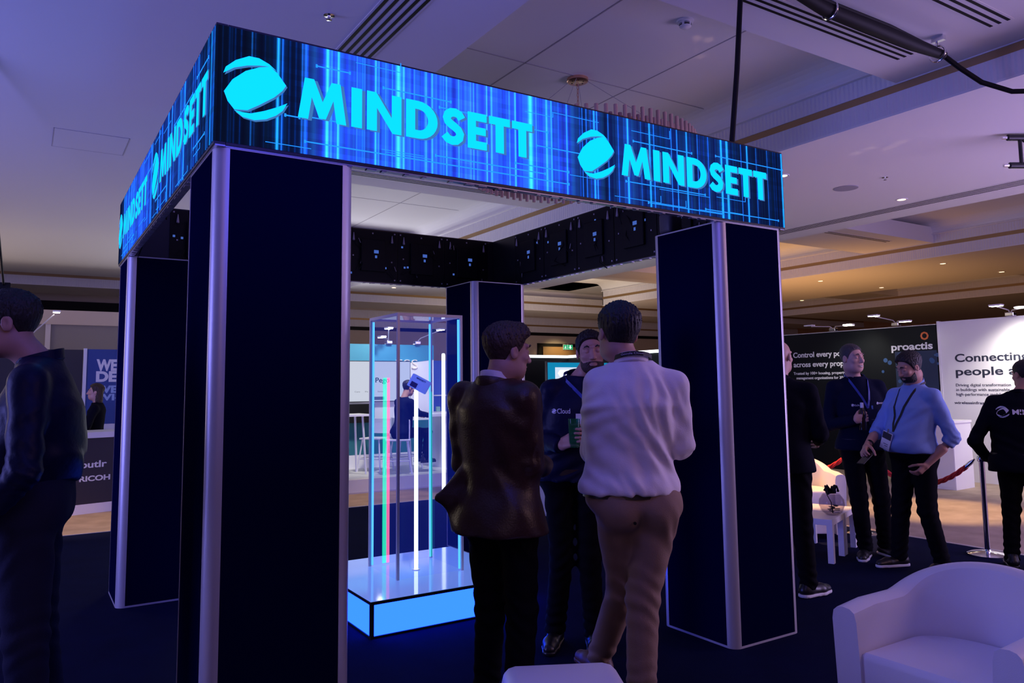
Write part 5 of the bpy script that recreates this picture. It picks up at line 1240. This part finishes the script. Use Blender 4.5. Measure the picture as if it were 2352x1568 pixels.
p = person('person in dark clothes seated on a high stool on the stand, facing right', (4.40, 7.95, -.045), 80, 1.66, 1.0, .02, head=(10, -14, 0, 0, .06, -.01), lean=(0, .06), arms={'R': ((.23, .14, 1.16), (.14, .40, 1.12)), 'L': ((-.23, .14, 1.16), (-.14, .40, 1.12))},
    legs={'R': ((.12, .42, .85), (.12, .36, .46), 0), 'L': ((-.12, .42, .85), (-.12, .40, .46), 0)}, top='shirt', top_mat='navy_cloth', leg_mat='black_trs', hair=dict(t=.02, amp=.003), res=.016, headres=.006, seated=True, belt=False, hem=.92, hands={'R': dict(curl=.4), 'L': dict(curl=.4)})
arm_light('arm spotlight above the blue wave on the left of the stand', (4.62, 8.98, 2.27), [(4.38, 8.7, 2.35), (4.46, 8.6, 2.49)], (True, True)); arm_light('arm spotlight above the blue wave on the right of the stand', (5.15, 8.98, 2.27), [(5.44, 8.65, 2.50)], (True,))
light('SPOT', 'stand_spot', (4.4, 7.2, 3.4), 260, (1, .95, .85), (4.4, 9.0, 1.0), .15, spot=75, blend=.8)
t = thing('shelf_unit', 'blue lit shelf unit with small products right of the stand', 'shelf unit', (5.55, 9.4, 0))
MB().box((0, .25, 0), (1.0, .28, 2.0)).build('back_panel', mat('shelf_blue', (.05, .10, .35), .5, emit=(.05, .10, .6), es=.25), t)
for z in (.45, .75, 1.05, 1.35): MB().box((0, 0, z), (1.0, .25, z+.02)).build('shelf', 'white', t)
rr = random.Random(3)
for i in range(9):
    z = .47+.3*(i % 3); x = 5.62+.1*i; o = MB().box((-.035, -.03, 0), (.035, .03, rr.uniform(.07, .14)), bev=.008).build('product_carton', mat('carton_%d' % i, (rr.uniform(.2, .7), rr.uniform(.2, .6), rr.uniform(.3, .7)), .5)); o.location = (x, 9.5, z)
    tag(o, 'small carton on the blue lit shelf unit', 'carton', 'cartons on the blue lit shelves')
t = thing('light_tube', 'free standing white light tube at the edge of the carpet behind the case', 'light tube', (4.22, 6.19, .012))
MB().lathe([(.022, .03), (.025, .05), (.025, 1.93), (.02, 1.955), (0, 1.96)], n=16).build('tube', emis('tube_cool', (.92, .95, 1.0), 2.4), t, True); MB().lathe([(.10, 0), (.10, .012), (.022, .03)], n=24).build('base', 'white', t, True)

t = thing('exhibition_stand', 'black exhibition stand with a white light strip along its top behind the men', 'exhibition stand', (6.6, 9.3, 0))
MB().box((0, 0, 0), (2.03, .06, 2.06)).build('back_wall', 'black', t); MB().box((2.03, -2.9, 0), (2.09, .06, 2.06)).build('side_wall', 'black', t)
MB().box((0, -.03, 2.06), (2.09, .06, 2.11)).build('light_strip', emis('strip_white', (.85, .95, 1.0), 3.0), t); MB().box((2.0, -2.9, 2.06), (2.09, -.03, 2.11)).build('light_strip', emis('strip_white_2', (.85, .95, 1.0), 3.0), t)
t = thing('display_screen', 'cyan display screen with a white window behind the man facing the camera', 'screen', (6.78, 7.4, 0))
MB().box((0, 0, .60), (1.75, .05, 1.92)).build('bezel', 'blackm', t); MB().box((.02, -.004, .62), (1.73, 0, 1.90)).build('screen', emis('screen_cyan', (.006, .24, .46), 1.0), t)
MB().box((.17, -.007, .9), (1.6, -.004, 1.82)).build('window_graphic', emis('screen_pale', (.66, .78, .95), 1.0), t); MB().prism([(.22, 0), (.27, .06), (.27, .06), (1.5, .06), (1.5, -.06), (.27, -.06)], 0, .002).xform(Matrix.Translation((0, -.008, 1.72)) @ Matrix.Rotation(PI/2, 4, 'X')).build('label_graphic', emis('screen_white_2', (.95, 1, 1), 1.1), t)
MB().box((.8, .0, .02), (.95, .05, .6)).build('stand_leg', 'black', t); MB().box((.5, -.2, 0), (1.25, .25, .02)).build('base', 'black', t)
t = thing('pedestal_counter', 'white tapered counter between the two men seen from behind', 'counter', (4.86, 4.46, .012))
MB().lathe([(.32, 0), (.33, .02), (.41, .97), (.43, .99)], n=8).build('body', 'white', t); MB().lathe([(0, .99), (.47, .99), (.48, 1.0), (.48, 1.03), (0, 1.035)], n=8).build('top', 'white', t)

# exit sign and doorway in the far wall
t = thing('exit_sign', 'green and white running man exit sign hanging near the far wall', 'exit sign', (16.28, 19.855, 2.82))
MB().box((0, 0, 0), (.44, .04, .20)).build('housing', 'white', t); MB().box((.01, -.004, .012), (.43, 0, .188)).build('face', emis('exit_green', (.02, .42, .16), 1.0), t)
xg = MB().box((.20, -.006, .015), (.212, -.004, .185))
xg.prism([(.315, .03), (.38, .10), (.34, .10), (.34, .165), (.29, .165), (.29, .10), (.25, .10)], 0, .002) if False else None
xg.add([(.315, -.006, .03), (.385, -.006, .10), (.345, -.006, .10), (.345, -.006, .17), (.285, -.006, .17), (.285, -.006, .10), (.245, -.006, .10)], [tuple(range(7))])
xg.tube([(.10, -.006, .15), (.101, -.006, .152)], .016, 8).tube([(.10, -.006, .135), (.09, -.006, .085), (.06, -.006, .05), (.04, -.006, .05)], .010, 6).tube([(.09, -.006, .085), (.12, -.006, .065), (.12, -.006, .03)], .010, 6).tube([(.06, -.006, .10), (.095, -.006, .12), (.13, -.006, .10)], .008, 6)
xg.build('pictogram', emis('exit_white', (.8, 1, .9), 1.1), t); MB().box((.20, .01, .2), (.24, .03, .23)).build('hanger', 'alu', t)
dr = MB().box((15.2, 19.94, 0), (17.6, 20.0, 3.05)); struct('door_1', dr, 'black', 'dark frame of the far doorway'); struct('trim_5', MB().box((15.4, 19.90, 0), (17.4, 19.95, 2.93)), mat('door_wood', (.35, .20, .09), .5), 'warm wood doors in the far doorway')
light('SPOT', 'doorway_light', (16.0, 19.0, 3.2), 60, (1, .75, .35), (16.0, 19.95, 2.2), .1, spot=100, blend=.8)

# ------------------------------------------------------------------ light of the hall: ceiling spots and added unseen fills
light('SPOT', 'warm_pool_right', (8.6, 2.0, 3.82), 900, (1, .62, .28), (8.6, 2.0, 0), .06, spot=34, blend=.6)
light('SPOT', 'warm_pool_lounge', (6.3, 2.5, 3.82), 1100, (1, .50, .16), (6.10, 1.90, .4), .06, spot=26, blend=.5)
light('SPOT', 'warm_pool_left', (.1, 7.0, 3.82), 420, (1, .62, .28), (.1, 7.0, 0), .06, spot=34, blend=.6)
light('SPOT', 'warm_pool_centre', (3.7, 6.8, 3.82), 260, (1, .62, .28), (3.7, 6.8, 0), .06, spot=30, blend=.6)
light('AREA', 'hall_fill_left', (-5.5, 3.0, 1.8), 300, (.25, .25, 1.0), (.0, 4.0, 3.85), 3.0)  # unseen area light added to colour the left ceiling blue
light('AREA', 'hall_fill_right', (9.0, -3.0, 1.8), 240, (.60, .44, 1.0), (6.0, 2.0, 3.85), 3.0)  # unseen area light added to brighten the right ceiling
light('AREA', 'hall_fill_back', (-5.0, 11.5, 2.0), 110, (1.0, .80, .62), (2.0, 11.0, 3.85), 3.0)  # added out of view to warm the ceiling over the back stands
light('AREA', 'stand_spill_fill', (4.6, 12.2, 1.2), 130, (.86, .86, 1.0), (4.2, 8.8, 4.5), 2.6)  # added area light standing for spill from the stand lamps
light('AREA', 'trough_fill', (11.6, 13.2, 2.4), 60, (1, .80, .60), (11.8, 15.0, 4.5), 1.5)  # added to lift the dark end of the ceiling trough
light('AREA', 'far_warm_fill', (14.0, 8.0, 1.0), 110, (1.0, .48, .16), (16.0, 8.5, 3.85), 4.0)  # added unseen warm fill for the far right ceiling
for i, (x, y, z) in enumerate(((6.51, 1.44, 3.85), (6.48, 1.26, 3.85), (6.63, 1.14, 3.85), (6.56, 1.0, 3.85))):
    light('SPOT', 'ceiling_glint', (x-.10, y-.30, z-.55), 1.5, (1, .66, .40), (x, y, z), .004, spot=15, blend=1)  # added unseen spots imitating reflected glints on the low ceiling
for i, (x, y, z) in enumerate(((4.21, 1.39, 4.5), (4.32, 1.36, 4.5), (4.51, 1.64, 4.5))):
    light('SPOT', 'ceiling_glint', (x-.05, y-.10, z-.55), 1.2, (1, .55, .40), (x, y, z), .004, spot=13, blend=1)  # added spots again, imitating glints on the coffer panels
